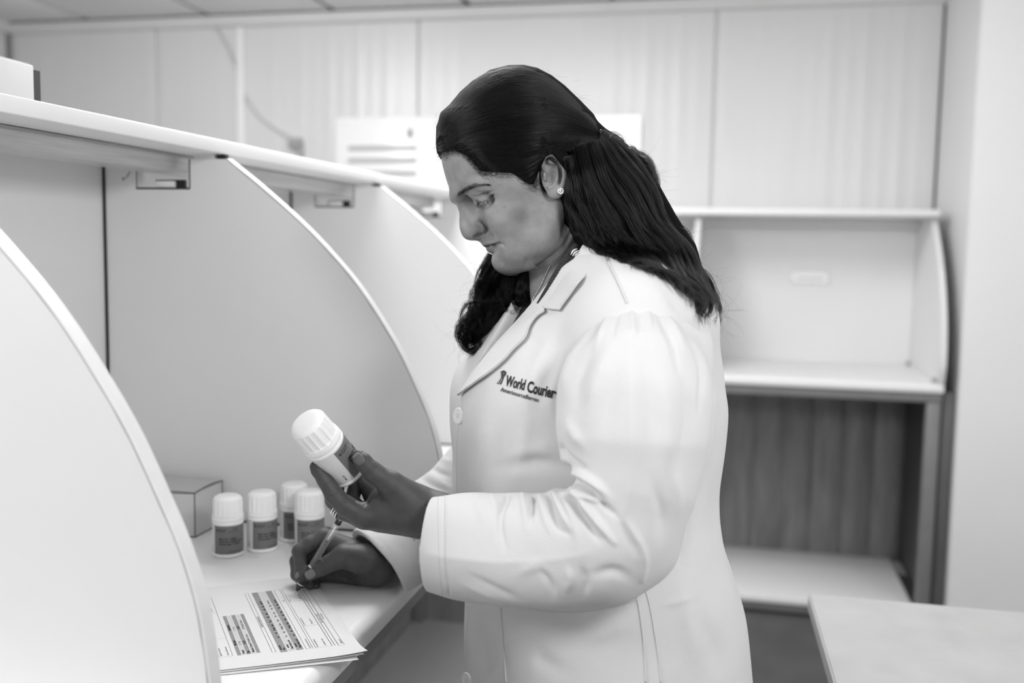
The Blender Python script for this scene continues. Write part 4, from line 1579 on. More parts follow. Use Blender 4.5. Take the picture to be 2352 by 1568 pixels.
ld, par = linedist(huv, catmull([(1092, 458), (1101, 472), (1112, 474), (1126, 465)], 20))
tone *= 1 - 0.22 * np.exp(-(ld / 9) ** 2)
ld, par = linedist(huv, np.array([(1193, 488), (1196, 500)], float))
tone *= 1 - 0.28 * np.exp(-(ld / 24) ** 2) * (s_ > 0)          # patch of darker skin on the cheekbone
SCALP = [(1010, 366), (1018, 360), (1030, 352), (1041, 349), (1056, 354), (1071, 366), (1086, 384), (1102, 398), (1120, 401), (1140, 399), (1160, 398), (1180, 401), (1200, 414), (1217, 429), (1232, 432), (1240, 420), (1243, 385), (1262, 350), (1300, 372), (1303, 440), (1309, 500), (1328, 540), (1420, 600), (1480, 300), (1200, 100), (990, 200)]
sc_d = polydist(huv, SCALP)
wob = 3.0 * np.sin(huv[:, 0] * 0.5) + 2.0 * np.sin(huv[:, 0] * 1.3 + huv[:, 1])
earm = (f_ear(hnear.astype(np.float32)) > 0.0035) & (((huv[:, 0] - 1270) / 31) ** 2 + ((huv[:, 1] - 401) / 54) ** 2 > 1)
tone *= 1 - 0.965 * (1 - sstep(sc_d + wob * 0.6, -9, 6)) * earm
rs = np.random.default_rng(3)
for _ in range(70):                                              # small moles and freckles
    c = np.array([rs.uniform(1105, 1290), rs.uniform(465, 600)])
    r = rs.uniform(1.3, 2.2)
    tone *= 1 - rs.uniform(0.05, 0.22) * np.exp(-((huv - c) ** 2).sum(1) / r ** 2) * (s_ > 0)
for c, r, k in (((1158, 475), 1.9, 0.55), ((1245, 466), 2.3, 0.5), ((1246, 456), 1.8, 0.3), ((1152, 600), 1.7, 0.4), ((1275, 545), 1.7, 0.3)):
    tone *= 1 - k * np.exp(-((huv - np.array(c)) ** 2).sum(1) / r ** 2) * (s_ > 0)


def nails(V, N, items):
    uv = tone_uv(V, None)
    face = sstep(-(N * (V / np.linalg.norm(V, axis=1)[:, None])).sum(1), 0.0, 0.2)
    nl = np.zeros(len(V))
    disp = np.zeros(len(V))
    tn = np.ones(len(V))
    for (cu, cv), (ru, rv_), ang, val, t in items:
        c, s = math.cos(math.radians(ang)), math.sin(math.radians(ang))
        q = uv - np.array([cu, cv], np.float32)
        x = (q[:, 0] * c + q[:, 1] * s) / ru
        y = (-q[:, 0] * s + q[:, 1] * c) / rv_
        e = (np.abs(x) ** 3 + np.abs(y) ** 3) ** (1 / 3)
        m = 1 - sstep(e, 0.93, 1.07)
        depth_ok = np.abs(V[:, 2] - t) < 0.02
        m = m * face * depth_ok
        nl = np.maximum(nl, m * val)
        rim = np.exp(-((e - 1.12) / 0.12) ** 2) * face * depth_ok
        disp += 0.0004 * m - 0.0004 * rim
        tn *= 1 - 0.35 * rim
    return V + N * disp[:, None], nl, tn


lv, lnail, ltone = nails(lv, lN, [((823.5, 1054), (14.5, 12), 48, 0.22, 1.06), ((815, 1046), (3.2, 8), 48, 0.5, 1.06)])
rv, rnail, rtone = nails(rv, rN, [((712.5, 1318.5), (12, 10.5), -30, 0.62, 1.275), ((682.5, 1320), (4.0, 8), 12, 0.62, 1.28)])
luv = tone_uv(lv, None)
for pts in ([(842, 1092), (855, 1082), (867, 1068)], [(836, 1090), (848, 1080), (862, 1064)], [(754, 1136), (766, 1139), (777, 1124)], [(819, 1158), (818, 1150), (812, 1138)], [(838, 1158), (846, 1153), (852, 1146)]):
    ld, par = linedist(luv, np.array(pts, float))
    ltone *= 1 - 0.3 * np.exp(-(ld / 2.2) ** 2)


ltone *= 0.32  # left hand darkened: its shade is put into the skin tone
rtone *= 0.36  # right hand likewise, shade worked into its tone
# skin
M_SKIN = bpy.data.materials.new('skin')
M_SKIN.use_nodes = True
nt = M_SKIN.node_tree
bs = nt.nodes['Principled BSDF']
at = nt.nodes.new('ShaderNodeAttribute'); at.attribute_name = 'tone'
an = nt.nodes.new('ShaderNodeAttribute'); an.attribute_name = 'nail'
tc = nt.nodes.new('ShaderNodeTexCoord')
nz = nt.nodes.new('ShaderNodeTexNoise'); nz.inputs['Scale'].default_value = 60; nz.inputs['Detail'].default_value = 6
nt.links.new(tc.outputs['Object'], nz.inputs['Vector'])
mr = nt.nodes.new('ShaderNodeMapRange'); mr.inputs[1].default_value = .3; mr.inputs[2].default_value = .7; mr.inputs[3].default_value = .84; mr.inputs[4].default_value = 1.14
nt.links.new(nz.outputs[0], mr.inputs[0])
mu = nt.nodes.new('ShaderNodeMath'); mu.operation = 'MULTIPLY'; nt.links.new(at.outputs['Fac'], mu.inputs[0]); nt.links.new(mr.outputs[0], mu.inputs[1])
SKIN_G = 0.215
mu2 = nt.nodes.new('ShaderNodeMath'); mu2.operation = 'MULTIPLY'; nt.links.new(mu.outputs[0], mu2.inputs[0]); mu2.inputs[1].default_value = SKIN_G
nm_ = nt.nodes.new('ShaderNodeMath'); nm_.operation = 'MULTIPLY_ADD'; nt.links.new(an.outputs['Fac'], nm_.inputs[0]); nm_.inputs[1].default_value = 0.22; nt.links.new(mu2.outputs[0], nm_.inputs[2])
nt.links.new(nm_.outputs[0], bs.inputs['Base Color'])
rg = nt.nodes.new('ShaderNodeMapRange'); rg.inputs[3].default_value = 0.43; rg.inputs[4].default_value = 0.22
nt.links.new(an.outputs['Fac'], rg.inputs[0]); nt.links.new(rg.outputs[0], bs.inputs['Roughness'])
bs.inputs['Specular IOR Level'].default_value = 0.36
bs.inputs['Subsurface Weight'].default_value = 0.12
bs.inputs['Subsurface Radius'].default_value = (0.004, 0.004, 0.004)
bs.inputs['Subsurface Scale'].default_value = 1.0
n2 = nt.nodes.new('ShaderNodeTexNoise'); n2.inputs['Scale'].default_value = 650; n2.inputs['Detail'].default_value = 4; n2.inputs['Roughness'].default_value = 0.65
nt.links.new(tc.outputs['Object'], n2.inputs['Vector'])
bp = nt.nodes.new('ShaderNodeBump'); bp.inputs['Strength'].default_value = 0.42; bp.inputs['Distance'].default_value = 0.0011
nt.links.new(n2.outputs[0], bp.inputs['Height']); nt.links.new(bp.outputs[0], bs.inputs['Normal'])

person = island(hv, hq, tone, np.zeros(len(hv)))
person.name = 'person'
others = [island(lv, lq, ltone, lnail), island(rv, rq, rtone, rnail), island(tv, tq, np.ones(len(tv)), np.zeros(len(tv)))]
for o in others:
    md = person.modifiers.new('join', 'BOOLEAN')
    md.operation = 'UNION'
    md.solver = 'MANIFOLD' if BOOL_OK else 'EXACT'
    md.object = o
dg = bpy.context.evaluated_depsgraph_get()
me = bpy.data.meshes.new_from_object(person.evaluated_get(dg), preserve_all_data_layers=True, depsgraph=dg)
person.modifiers.clear()
person.data = me
me.polygons.foreach_set('use_smooth', [True] * len(me.polygons))
for o in others:
    bpy.data.objects.remove(o)
print('PERSON', len(me.vertices), len(me.polygons), [a.name for a in me.attributes], len(hv) + len(lv) + len(rv) + len(tv))
tag(person, 'woman in a white lab coat, dark hair pinned back, writing while reading a bottle', 'person')
# ------------------------------------------------------------------ clothes
def cloth(name, g, weave=0.35, rough=0.85):
    m = bpy.data.materials.new(name)
    m.use_nodes = True
    nt = m.node_tree
    b = nt.nodes['Principled BSDF']
    b.inputs['Base Color'].default_value = (g, g, g, 1)
    b.inputs['Roughness'].default_value = rough
    b.inputs['Specular IOR Level'].default_value = 0.15
    b.inputs['Sheen Weight'].default_value = 0.15
    tc = nt.nodes.new('ShaderNodeTexCoord')
    n1 = nt.nodes.new('ShaderNodeTexNoise'); n1.inputs['Scale'].default_value = 45; n1.inputs['Detail'].default_value = 5
    n2 = nt.nodes.new('ShaderNodeTexNoise'); n2.inputs['Scale'].default_value = 1100; n2.inputs['Detail'].default_value = 2
    for n in (n1, n2):
        nt.links.new(tc.outputs['Object'], n.inputs['Vector'])
    mx = nt.nodes.new('ShaderNodeMath'); mx.operation = 'MULTIPLY_ADD'
    nt.links.new(n1.outputs[0], mx.inputs[0]); mx.inputs[1].default_value = 1.6; nt.links.new(n2.outputs[0], mx.inputs[2])
    bp = nt.nodes.new('ShaderNodeBump'); bp.inputs['Strength'].default_value = weave; bp.inputs['Distance'].default_value = 0.0012
    nt.links.new(mx.outputs[0], bp.inputs['Height']); nt.links.new(bp.outputs[0], b.inputs['Normal'])
    return m


M_COAT = cloth('white_cotton', 0.62)
M_SHIRT = cloth('dark_knit', 0.035, 0.5)
M_THREAD = mat('white_thread', 0.66, 0.8, 0.1)
M_STITCH = mat('stitch_shadow', 0.50, 0.8, 0.1)
M_TROUS = cloth('dark_trousers', 0.05)

# --- coat trunk -------------------------------------------------------------
OPEN_V = [(520, .090), (600, .074), (660, .056), (720, .040), (780, .024), (830, .010), (856, -.004), (2500, -.02)]
_ov = np.array(OPEN_V)
_ovb = -(_ov[:, 0] - CH / 2) / FPX * 1.205


def f_coat(P, grow=0.0):
    d, f, s = trunk(P, grow)
    d = smin(d, shoulders(P, 0.052 + grow, grow), 0.055)
    # bust
    for sd in (1, -1):
        c = Q(1341, 905, 1.205) + FWB * 0.070 + LATB * 0.085 * sd
        d = smin(d, ellips(P, c, (0.062, 0.072, 0.066)) - grow, 0.05)
    return d, f, s


def f_coat_open(P):
    d, f, s = f_coat(P)
    b = P[:, 1]
    h = np.interp(b, _ovb[::-1], _ov[:, 1][::-1]).astype(np.float32)
    # the opening between the lapels, down to where the coat is buttoned, and the neck hole
    wedge = np.maximum(np.abs(s) - h, -(f - 0.0))
    d = smax(d, -wedge, 0.004)
    neck = rcone(P, Q(1330, 540, 1.2), Q(1352, 660, 1.205), 0.064, 0.060)
    d = smax(d, -neck, 0.006)
    inner, _, _ = f_coat(P, -0.012)
    d = smax(d, -np.maximum(inner, -(f - 0.02)), 0.002) if False else d
    d = smax(d, P[:, 1] - np.float32(Q(0, 586, 1.205)[1]), 0.008)
    hem = -(P @ ZW.astype(P.dtype)) - np.float32(CAMZ - 0.42)
    return smax(d, hem, 0.006)


clo = np.array([Q(1030, 960, 1.205)[0] - 0.03, Q(1300, 2420, 1.27)[1], 0.93])
chi = np.array([Q(1720, 960, 1.205)[0] + 0.05, Q(1300, 548, 1.205)[1], 1.52])
cv_, cq_ = surface(f_coat_open, clo, chi, 0.0030, coarse=4)
cN = snap(f_coat_open, cv_, 0.003)[1]
COAT_REL = [
    # lapel roll shadow line and chest drapes
    ([(1235, 770), (1226, 800), (1205, 830)], 16, -1.2), ([(1290, 770), (1262, 850), (1235, 930)], 22, -2.6), ([(1255, 790), (1225, 870), (1190, 960)], 18, 1.6),
    ([(1310, 800), (1292, 850), (1280, 900), (1278, 960)], 9, -2.2), ([(1120, 930), (1112, 1030), (1105, 1130)], 14, 1.6), ([(1155, 960), (1145, 1050), (1150, 1120)], 16, -1.8),
    ([(1205, 950), (1200, 1040), (1190, 1110)], 16, 1.4), ([(1150, 1075), (1230, 1060), (1300, 1075)], 16, -2.4), ([(1180, 1045), (1240, 1030), (1290, 1040)], 16, 1.2),
    ([(1075, 1000), (1072, 1070), (1075, 1130)], 10, -1.0),
    # yoke and back
    ([(1405, 600), (1425, 650), (1440, 694)], 7, 0.9), ([(1520, 660), (1570, 720), (1600, 800)], 12, -1.6), ([(1560, 690), (1610, 760), (1630, 860)], 10, 1.2),
    ([(1612, 800), (1628, 900), (1624, 1000), (1600, 1110)], 8, -2.6), ([(1632, 860), (1634, 960), (1628, 1060)], 8, 1.4),
    ([(1600, 1100), (1575, 1200), (1570, 1290)], 7, 1.6), ([(1588, 1090), (1562, 1200), (1560, 1290)], 9, -2.6), ([(1625, 1050), (1600, 1180), (1590, 1300)], 12, -1.2),
    # skirt
    ([(1220, 1420), (1260, 1440), (1330, 1430), (1420, 1400)], 16, -1.6), ([(1230, 1450), (1240, 1510), (1300, 1545)], 18, -1.8), ([(1200, 1395), (1225, 1460), (1222, 1540)], 13, 1.4),
    ([(1340, 1470), (1420, 1440), (1450, 1420)], 18, 1.4), ([(1520, 1390), (1560, 1380), (1590, 1370)], 7, 1.2), ([(1110, 1400), (1105, 1480), (1118, 1560)], 10, -1.4), ([(1150, 1400), (1158, 1480), (1165, 1560)], 6, -1.0),
    ([(1600, 1400), (1640, 1480), (1655, 1560)], 22, -2.0), ([(1560, 1330), (1590, 1450), (1600, 1560)], 20, 1.6),
    ([(1080, 1390), (1078, 1470), (1082, 1560)], 7, -0.8),
]
cv_ = relief(cv_, cN, [(i[0], i[1], i[2] * 1.7) + tuple(i[3:]) for i in COAT_REL])
rsn = np.random.default_rng(5)


def wavy(V, N, amp, scale, seed):
    """gentle uneven cloth surface"""
    r = np.random.default_rng(seed)
    o = np.zeros(len(V))
    for k in range(14):
        w = r.normal(size=3)
        w = w / np.linalg.norm(w) * scale * r.uniform(0.6, 1.8)
        o += np.sin(V @ w + r.uniform(0, 6.28)) / 14 ** .5
    return V + N * (amp * o)[:, None]


cv_ = wavy(cv_, cN, 0.0007, 75, 2)
coat = quads_mesh('lab_coat', cv_, cq_, M_COAT, person)

# --- near sleeve --------------------------------------------------------------
NS = [(1474, 790, 1.022, .046), (1462, 872, .992, .0705), (1456, 930, .980, .0735), (1452, 1010, .972, .0705), (1446, 1110, .970, .0630), (1412, 1212, .970, .0600), (1375, 1250, .977, .0590), (1290, 1264, .995, .0575), (1180, 1262, 1.017, .0562), (1080, 1256, 1.038, .0545), (950, 1246, 1.062, .0530)]
NS = [NS[0]] + [(a, b, c, r - 0.0042) for a, b, c, r in NS[1:]]
CUFF_C = Q(990, 1249, 1.058)
_ax = Q(950, 1246, 1.066) - Q(1090, 1257, 1.040)
CUFF_A = np.array([-1.0, 0.02, 0.11])
CUFF_A /= np.linalg.norm(CUFF_A)


def f_sleeve(P):
    d = chain(P, [Q(*q[:3]) for q in NS], [q[3] for q in NS], 0.022)
    # the pad at the point of the elbow and the blouse of cloth above it
    d = smin(d, sphere(P, Q(1478, 1258, .985), 0.028), 0.03)
    d = smin(d, rcone(P, Q(1560, 800, 1.04), Q(1548, 1010, 1.03), 0.034, 0.032), 0.04)
    x = (P - CUFF_C.astype(P.dtype)) @ CUFF_A.astype(P.dtype)
    d = smax(d, x, 0.0025)
    d = smax(d, -rcone(P, Q(1298, 1094, .84), Q(1298, 1094, 1.16), 0.0105, 0.0125), 0.008)      # pinch in the crook of the arm
    hole = chain(P, [Q(1080, 1256, 1.038), Q(950, 1246, 1.062), Q(700, 1230, 1.105)], [.0462, .0455, .0455])
    hole = np.maximum(hole, -x - 0.075)
    return smax(d, -hole, 0.002)


slo, shi = bounds([Q(*q[:3]) for q in NS], 0.088)
sv, sq = surface(f_sleeve, slo, shi, 0.0021)
sN = snap(f_sleeve, sv, 0.0021)[1]
SLEEVE_REL = [
    # gathers at the shoulder seam
    ([(1385, 712), (1360, 760), (1330, 800)], 8, -1.8), ([(1405, 705), (1385, 750), (1365, 800)], 6, 1.3), ([(1425, 702), (1412, 740), (1405, 780)], 6, -1.4), ([(1447, 698), (1452, 730), (1456, 770)], 5, 1.4),
    ([(1465, 700), (1470, 740), (1466, 780)], 6, -1.2), ([(1485, 700), (1492, 730), (1495, 760)], 5, 1.2), ([(1505, 705), (1525, 750), (1545, 800), (1560, 860)], 7, -1.8), ([(1525, 705), (1552, 755), (1575, 810)], 6, 1.2),
    ([(1545, 715), (1580, 765), (1600, 830)], 7, -1.6), ([(1590, 770), (1612, 850), (1606, 950)], 7, -2.0),
    # upper arm drapes
    ([(1360, 800), (1330, 870), (1322, 940)], 16, -2.4), ([(1400, 790), (1375, 870), (1350, 960)], 18, 2.0), ([(1425, 830), (1405, 920), (1385, 1010)], 18, -1.4),
    ([(1320, 790), (1300, 850), (1290, 910)], 9, 1.8), ([(1300, 960), (1320, 1000), (1345, 1030)], 12, 2.0), ([(1287, 1030), (1300, 1048), (1325, 1066), (1350, 1080)], 6.5, -4.2, (1, 1, .8, .1)),
    ([(1480, 800), (1490, 900), (1495, 1000), (1490, 1100)], 22, -1.6), ([(1530, 880), (1540, 980), (1535, 1080)], 16, 1.4), ([(1570, 850), (1578, 960), (1560, 1080)], 12, -1.8),
    # pressed crease down the arm and along the forearm
    ([(1452, 800), (1450, 900), (1451, 1000), (1449, 1080), (1440, 1160), (1420, 1200)], 30, 3.6, (.1, .8, 1, 1, .9, .2), 'cusp'), ([(985, 1270), (1060, 1282), (1150, 1290), (1220, 1288), (1285, 1284), (1345, 1272), (1380, 1262)], 26, 2.9, (.9, 1, 1, 1, 1, .7, .1), 'cusp'),
    # folds in the crook of the elbow
    ([(1318, 1080), (1345, 1095), (1375, 1115), (1400, 1145)], 9, 3.4, (1, 1, 1, .2)), ([(1325, 1105), (1355, 1125), (1390, 1160), (1420, 1190)], 6, -4.0, (1, 1, .9, .1)),
    ([(1310, 1120), (1340, 1140), (1385, 1150), (1400, 1160)], 6, 2.4, (.5, 1, 1, .2)), ([(1322, 1135), (1350, 1170), (1385, 1215), (1410, 1245)], 7, 3.4, (.8, 1, 1, .3)),
    ([(1308, 1142), (1335, 1185), (1365, 1225), (1378, 1245)], 6, -3.6, (1, 1, .9, .1)), ([(1295, 1138), (1310, 1180), (1325, 1230), (1325, 1250)], 8, 2.2, (1, .9, .5, .1)),
    ([(1275, 1135), (1292, 1175), (1308, 1210), (1312, 1220)], 6, 3.2, (1, 1, .9, .1)), ([(1262, 1140), (1272, 1185), (1285, 1215), (1305, 1225)], 5.5, -2.8, (1, 1, .8, .2)),
    ([(1240, 1142), (1252, 1190), (1270, 1230)], 7, 1.6, (1, .8, .1)), ([(1226, 1140), (1222, 1170), (1217, 1205)], 5, -3.0, (1, 1, .2)), ([(1200, 1140), (1208, 1180), (1212, 1220)], 9, 2.0, (1, .8, .1)),
    ([(1165, 1140), (1150, 1180), (1150, 1220), (1160, 1260)], 8, -2.6, (1, 1, .8, .2)), ([(1130, 1142), (1140, 1170), (1145, 1200)], 9, 1.6, (1, .6, .1)), ([(1090, 1135), (1105, 1165), (1110, 1200)], 12, 1.2),
    ([(1440, 1200), (1465, 1240), (1480, 1290), (1475, 1330)], 8, 2.0, (.2, 1, 1, .4)), ([(1425, 1195), (1440, 1225), (1465, 1275)], 7, -1.8),
    ([(1500, 1100), (1520, 1180), (1515, 1240)], 14, -1.6), ([(1545, 1080), (1560, 1150), (1545, 1220)], 12, 1.2),
    # underside of the forearm
    ([(1240, 1300), (1265, 1340), (1270, 1370)], 8, -1.4), ([(1300, 1300), (1310, 1330), (1300, 1362)], 10, 1.4), ([(1335, 1300), (1345, 1340), (1340, 1368)], 9, -1.6), ([(1190, 1320), (1230, 1300), (1260, 1310)], 12, 1.0),
    ([(1360, 1320), (1410, 1310), (1450, 1330)], 12, -1.4), ([(1080, 1320), (1140, 1350), (1200, 1378)], 9, -1.0), ([(1060, 1340), (1110, 1362), (1150, 1380)], 8, 0.8),
    ([(1022, 1140), (1021, 1200), (1022, 1290), (1030, 1365)], 3.5, -0.6, (1, 1, 1, 1)),
]
sv = relief(sv, sN, [(i[0], i[1], i[2] * (1.0 if len(i) > 4 else 1.9 if np.mean([q[1] for q in i[0]]) > 1060 else 1.6)) + tuple(i[3:]) for i in SLEEVE_REL])
sv = wavy(sv, sN, 0.0006, 85, 4)
sleeve = quads_mesh('sleeve', sv, sq, M_COAT, coat)

# --- far sleeve ---------------------------------------------------------------
FS = [(1360, 760, 1.38, .062), (1330, 900, 1.43, .066), (1230, 1030, 1.435, .064), (1105, 1108, 1.405, .060), (1000, 1192, 1.370, .054), (885, 1286, 1.330, .0505), (862, 1305, 1.322, .0500), (820, 1338, 1.305, .0500)]
FC = Q(871, 1297, 1.326)
_ax = Q(862, 1305, 1.322) - Q(1000, 1192, 1.370)
FA = _ax / np.linalg.norm(_ax)


def f_far(P):
    d = chain(P, [Q(*q[:3]) for q in FS], [q[3] for q in FS], 0.02)
    x = (P - FC.astype(P.dtype)) @ FA.astype(P.dtype)
    d = smax(d, x, 0.002)
    hole = chain(P, [Q(1000, 1192, 1.370), Q(862, 1305, 1.322), Q(700, 1440, 1.27)], [.0510, .0472, .0472])
    hole = np.maximum(hole, -x - 0.06)
    d = smax(d, -hole, 0.002)
    return smax(d, -(deskd(P) - 0.0016), 0.004)


flo, fhi = bounds([Q(*q[:3]) for q in FS], 0.085)
fv, fq = surface(f_far, flo, fhi, 0.0026)
fN = snap(f_far, fv, 0.0026)[1]
fv = relief(fv, fN, [([(975, 1060), (1000, 1080), (1035, 1095)], 6, -2.4), ([(965, 1080), (1000, 1100), (1040, 1125)], 7, 1.6), ([(960, 1095), (990, 1112), (1030, 1130)], 5, -1.8), ([(1000, 1045), (1020, 1055), (1040, 1062)], 6, 1.2),
                     ([(880, 1255), (920, 1285), (950, 1330)], 10, 0.8), ([(900, 1240), (940, 1280), (965, 1310)], 9, -0.9), ([(868, 1237), (905, 1275), (950, 1325)], 3.0, -0.5, (1, 1, 1))])
fv = wavy(fv, fN, 0.0006, 85, 6)
quads_mesh('sleeve', fv, fq, M_COAT, coat)

# --- draping helper: points on the coat or sleeve under a pixel, or a plain set-back plane -------------------
_cw = to_world(cv_)
BV = BVHTree.FromPolygons(_cw.tolist(), cq_.tolist())
_sw = to_world(sv)
BVS = BVHTree.FromPolygons(_sw.tolist(), sq.tolist())


def hit(u, v, tree=None, out=0.0, fallback=None):
    d = Vector(ray(u, v)).normalized()
    p, n, i, dist = (tree or BV).ray_cast(Vector(C0), d)
    if p is None:
        if fallback is None:
            q = (tree or BV).find_nearest(Vector(dep(u, v, 1.15)))
            p, n = q[0], q[1]
        else:
            return np.array(dep(u, v, fallback)), np.array(-d)
    if n.dot(d) > 0:
        n = -n
    return np.array(p + n * out), np.array(n)


def seam(name, pts, r, m, parent, tree=None, out=0.0004, n=60, flat=None):
    P = [hit(u, v, tree, out)[0] for u, v in catmull(pts, n)]
    return tube(name, P, r, m, parent, 6)


def stitches(name, pts, parent, tree=None, step=5.0, frac=0.6, r=0.00032):
    c = catmull(pts, 200)
    L = np.concatenate([[0], np.cumsum(np.linalg.norm(np.diff(c, axis=0), axis=1))])
    bm = bmesh.new()
    s = 0.0
    while s + step * frac < L[-1]:
        a = [np.interp(s, L, c[:, k]) for k in (0, 1)]
        b = [np.interp(s + step * frac, L, c[:, k]) for k in (0, 1)]
        bm_tube(bm, [hit(*a, tree, 0.0001)[0], hit(*b, tree, 0.0001)[0]], r, 4)
        s += step
    o = from_bm(name, bm, M_STITCH, parent)
    o['kind'] = 'stuff'
    return o


# --- collar and lapels: strips between a fold edge and a free edge ------------------------------------------
def strip(name, rows, m, parent, thick=0.0022, n_u=60, n_w=12, bulge=0.004):
    """rows: list of (fold point, free point) in world space; a padded flap with rounded free edge"""
    A = catmull([r[0] for r in rows], n_u)
    B = catmull([r[1] for r in rows], n_u)
    view = -CF
    V, Fc = [], []
    for a, b in zip(A, B):
        for k in range(n_w + 1):
            w_ = k / n_w
            V.append(a + (b - a) * w_ + view * bulge * math.sin(math.pi * min(w_ * 1.15, 1)) * 0.8)
    nw = n_w + 1
    for i in range(n_u - 1):
        for k in range(n_w):
            Fc.append((i * nw + k, i * nw + k + 1, (i + 1) * nw + k + 1, (i + 1) * nw + k))
    bm = bmesh.new()
    vs = [bm.verts.new(q) for q in V]
    for q in Fc:
        bm.faces.new([vs[i] for i in q])
    bmesh.ops.recalc_face_normals(bm, faces=bm.faces)
    bmesh.ops.solidify(bm, geom=bm.faces[:], thickness=thick)
    es = [e for e in bm.edges if len(e.link_faces) == 2 and e.calc_face_angle(0) > 1.0]
    bmesh.ops.bevel(bm, geom=es, offset=thick * 0.4, segments=2, affect='EDGES')
    return sharp(from_bm(name, bm, m, parent), 60)


def on(u, v, out=0.004, t=None):
    if t is not None:
        return np.array(dep(u, v, t))
    return hit(u, v, None, out)[0]


def rows_px(fold, free, out_a=0.006, out_b=0.005):
    return [(on(*a[:2], out_a, a[2] if len(a) > 2 else None), on(*b[:2], out_b, b[2] if len(b) > 2 else None)) for a, b in zip(fold, free)]


# near collar
col_rows = rows_px([(1338, 560, 1.120), (1318, 592, 1.106), (1290, 632, 1.093), (1265, 672, 1.084), (1247, 697, 1.080), (1241, 707, 1.078)],
                   [(1396, 590, 1.078), (1372, 613, 1.066), (1342, 648), (1316, 682), (1298, 706), (1291, 716)], 0.006, 0.006)
strip('collar', col_rows, M_COAT, coat, 0.0024)
# notch end of the collar down to the lapel
lap_rows = rows_px([(1247, 697, 1.083), (1225, 716, 1.083), (1200, 738, 1.085), (1165, 768, 1.090), (1130, 802, 1.103), (1098, 836, 1.122), (1074, 870, 1.146), (1053, 902, 1.170)],
                   [(1258, 718), (1238, 732), (1223, 752), (1211, 780), (1184, 808), (1152, 842), (1104, 878), (1060, 909)], 0.006, 0.006)
lapel = strip('lapel', lap_rows, M_COAT, coat, 0.0024, 90)
# far lapel and collar
far_rows = [(np.array(dep(*a)), np.array(dep(*b))) for a, b in zip(
    [(1184, 690, 1.253), (1172, 708, 1.250), (1152, 752, 1.240), (1128, 800, 1.222), (1100, 846, 1.198)],
    [(1140, 704, 1.290), (1130, 722, 1.285), (1108, 775, 1.268), (1085, 826, 1.246), (1058, 880, 1.215)])]
strip('lapel', far_rows, M_COAT, coat, 0.0024)

for o_, px_ in (('collar', [(1385, 590), (1362, 612), (1335, 640), (1306, 676), (1288, 703)]), ('lapel', [(1232, 722), (1214, 748), (1201, 776), (1175, 803), (1143, 836), (1100, 868), (1066, 896)])):
    ob = [o for o in coat.children if o.name.startswith(o_)][0]
    bvc = BVHTree.FromPolygons([tuple(v.co) for v in ob.data.vertices], [tuple(p.vertices) for p in ob.data.polygons])
    stitches('edge_stitching', px_, ob, bvc, 5.0, 0.6, 0.00026)
# front edge of the coat: the overlapping placket
fe = [(1053, 905), (1046, 960), (1043, 1020), (1042, 1080), (1043, 1130)]

# --- button -----------------------------------------------------------------
def button(u, v, r, parent):
    p, n = hit(u, v, None, 0.0022)
    n = n / np.linalg.norm(n) - CF * 0.55
    z = n / np.linalg.norm(n)
    x = np.cross([0, 0, 1.0], z)
    x /= np.linalg.norm(x)
    y = np.cross(z, x)
    bm = bmesh.new()
    bm_lathe(bm, [(r * .72, 0.0), (r * .98, 0.0006), (r, 0.0014), (r * .95, 0.0022), (r * .80, 0.0026), (r * .70, 0.0021), (r * .3, 0.0019), (r * .05, 0.0019)], 40)
    Mx = Matrix.Identity(4)
    for i in range(3):
        Mx[i][0], Mx[i][1], Mx[i][2], Mx[i][3] = x[i], y[i], z[i], p[i]
    bmesh.ops.transform(bm, matrix=Mx, verts=bm.verts)
    o = sharp(from_bm('button', bm, mat('button_white', 0.8, 0.35), parent), 40)
    bm = bmesh.new()
    for a in range(4):
        c = p + z * 0.0019 + (x * math.cos(a * math.pi / 2 + .6) + y * math.sin(a * math.pi / 2 + .6)) * r * 0.2
        bm_tube(bm, [c, c + z * 0.0003], r * 0.065, 8)
    h = from_bm('button_hole', bm, M_STITCH, parent)
    h['kind'] = 'stuff'
    return o


button(1059, 955, 0.0098, coat)
button(1078, 1562, 0.0098, coat)

# --- seams and stitching -------------------------------------------------------
seam('shoulder_seam', [(1393, 594), (1412, 630), (1428, 664), (1440, 696)], 0.0011, M_COAT, coat)
seam('yoke_seam', [(1378, 706), (1405, 697), (1440, 693), (1480, 693), (1520, 698), (1560, 720), (1595, 745)], 0.0009, M_COAT, coat, BVS, 0.0002)
seam('side_seam', [(1457, 1350), (1468, 1400), (1478, 1480), (1483, 1566)], 0.0012, M_COAT, coat)
seam('side_seam', [(1480, 1345), (1494, 1400), (1510, 1500), (1518, 1566)], 0.0009, M_COAT, coat)
seam('pocket_edge', [(1170, 1388), (1290, 1402), (1400, 1392), (1462, 1376)], 0.0007, M_COAT, coat)
seam('front_dart', [(1150, 1388), (1156, 1470), (1163, 1566)], 0.0009, M_COAT, coat)
stitches('pocket_stitching', [(1210, 1397), (1300, 1406), (1400, 1396), (1462, 1380)], coat)
stitches('cuff_stitching', [(1006, 1140), (1006, 1200), (1009, 1290), (1016, 1368)], sleeve, BVS)
stitches('cuff_stitching', [(1022, 1140), (1021, 1200), (1024, 1290), (1031, 1368)], sleeve, BVS)
stitches('front_stitching', [(1052, 975), (1049, 1050), (1050, 1130)], coat)
stitches('front_stitching', [(1075, 1392), (1073, 1470), (1075, 1560)], coat)

# --- embroidered name on the chest ---------------------------------------------
M_EMB = mat('black_thread', 0.018, 0.75, 0.2, bump=0.4, bscale=1500)
M_EMB2 = mat('grey_thread', 0.055, 0.75, 0.2, bump=0.4, bscale=1500)


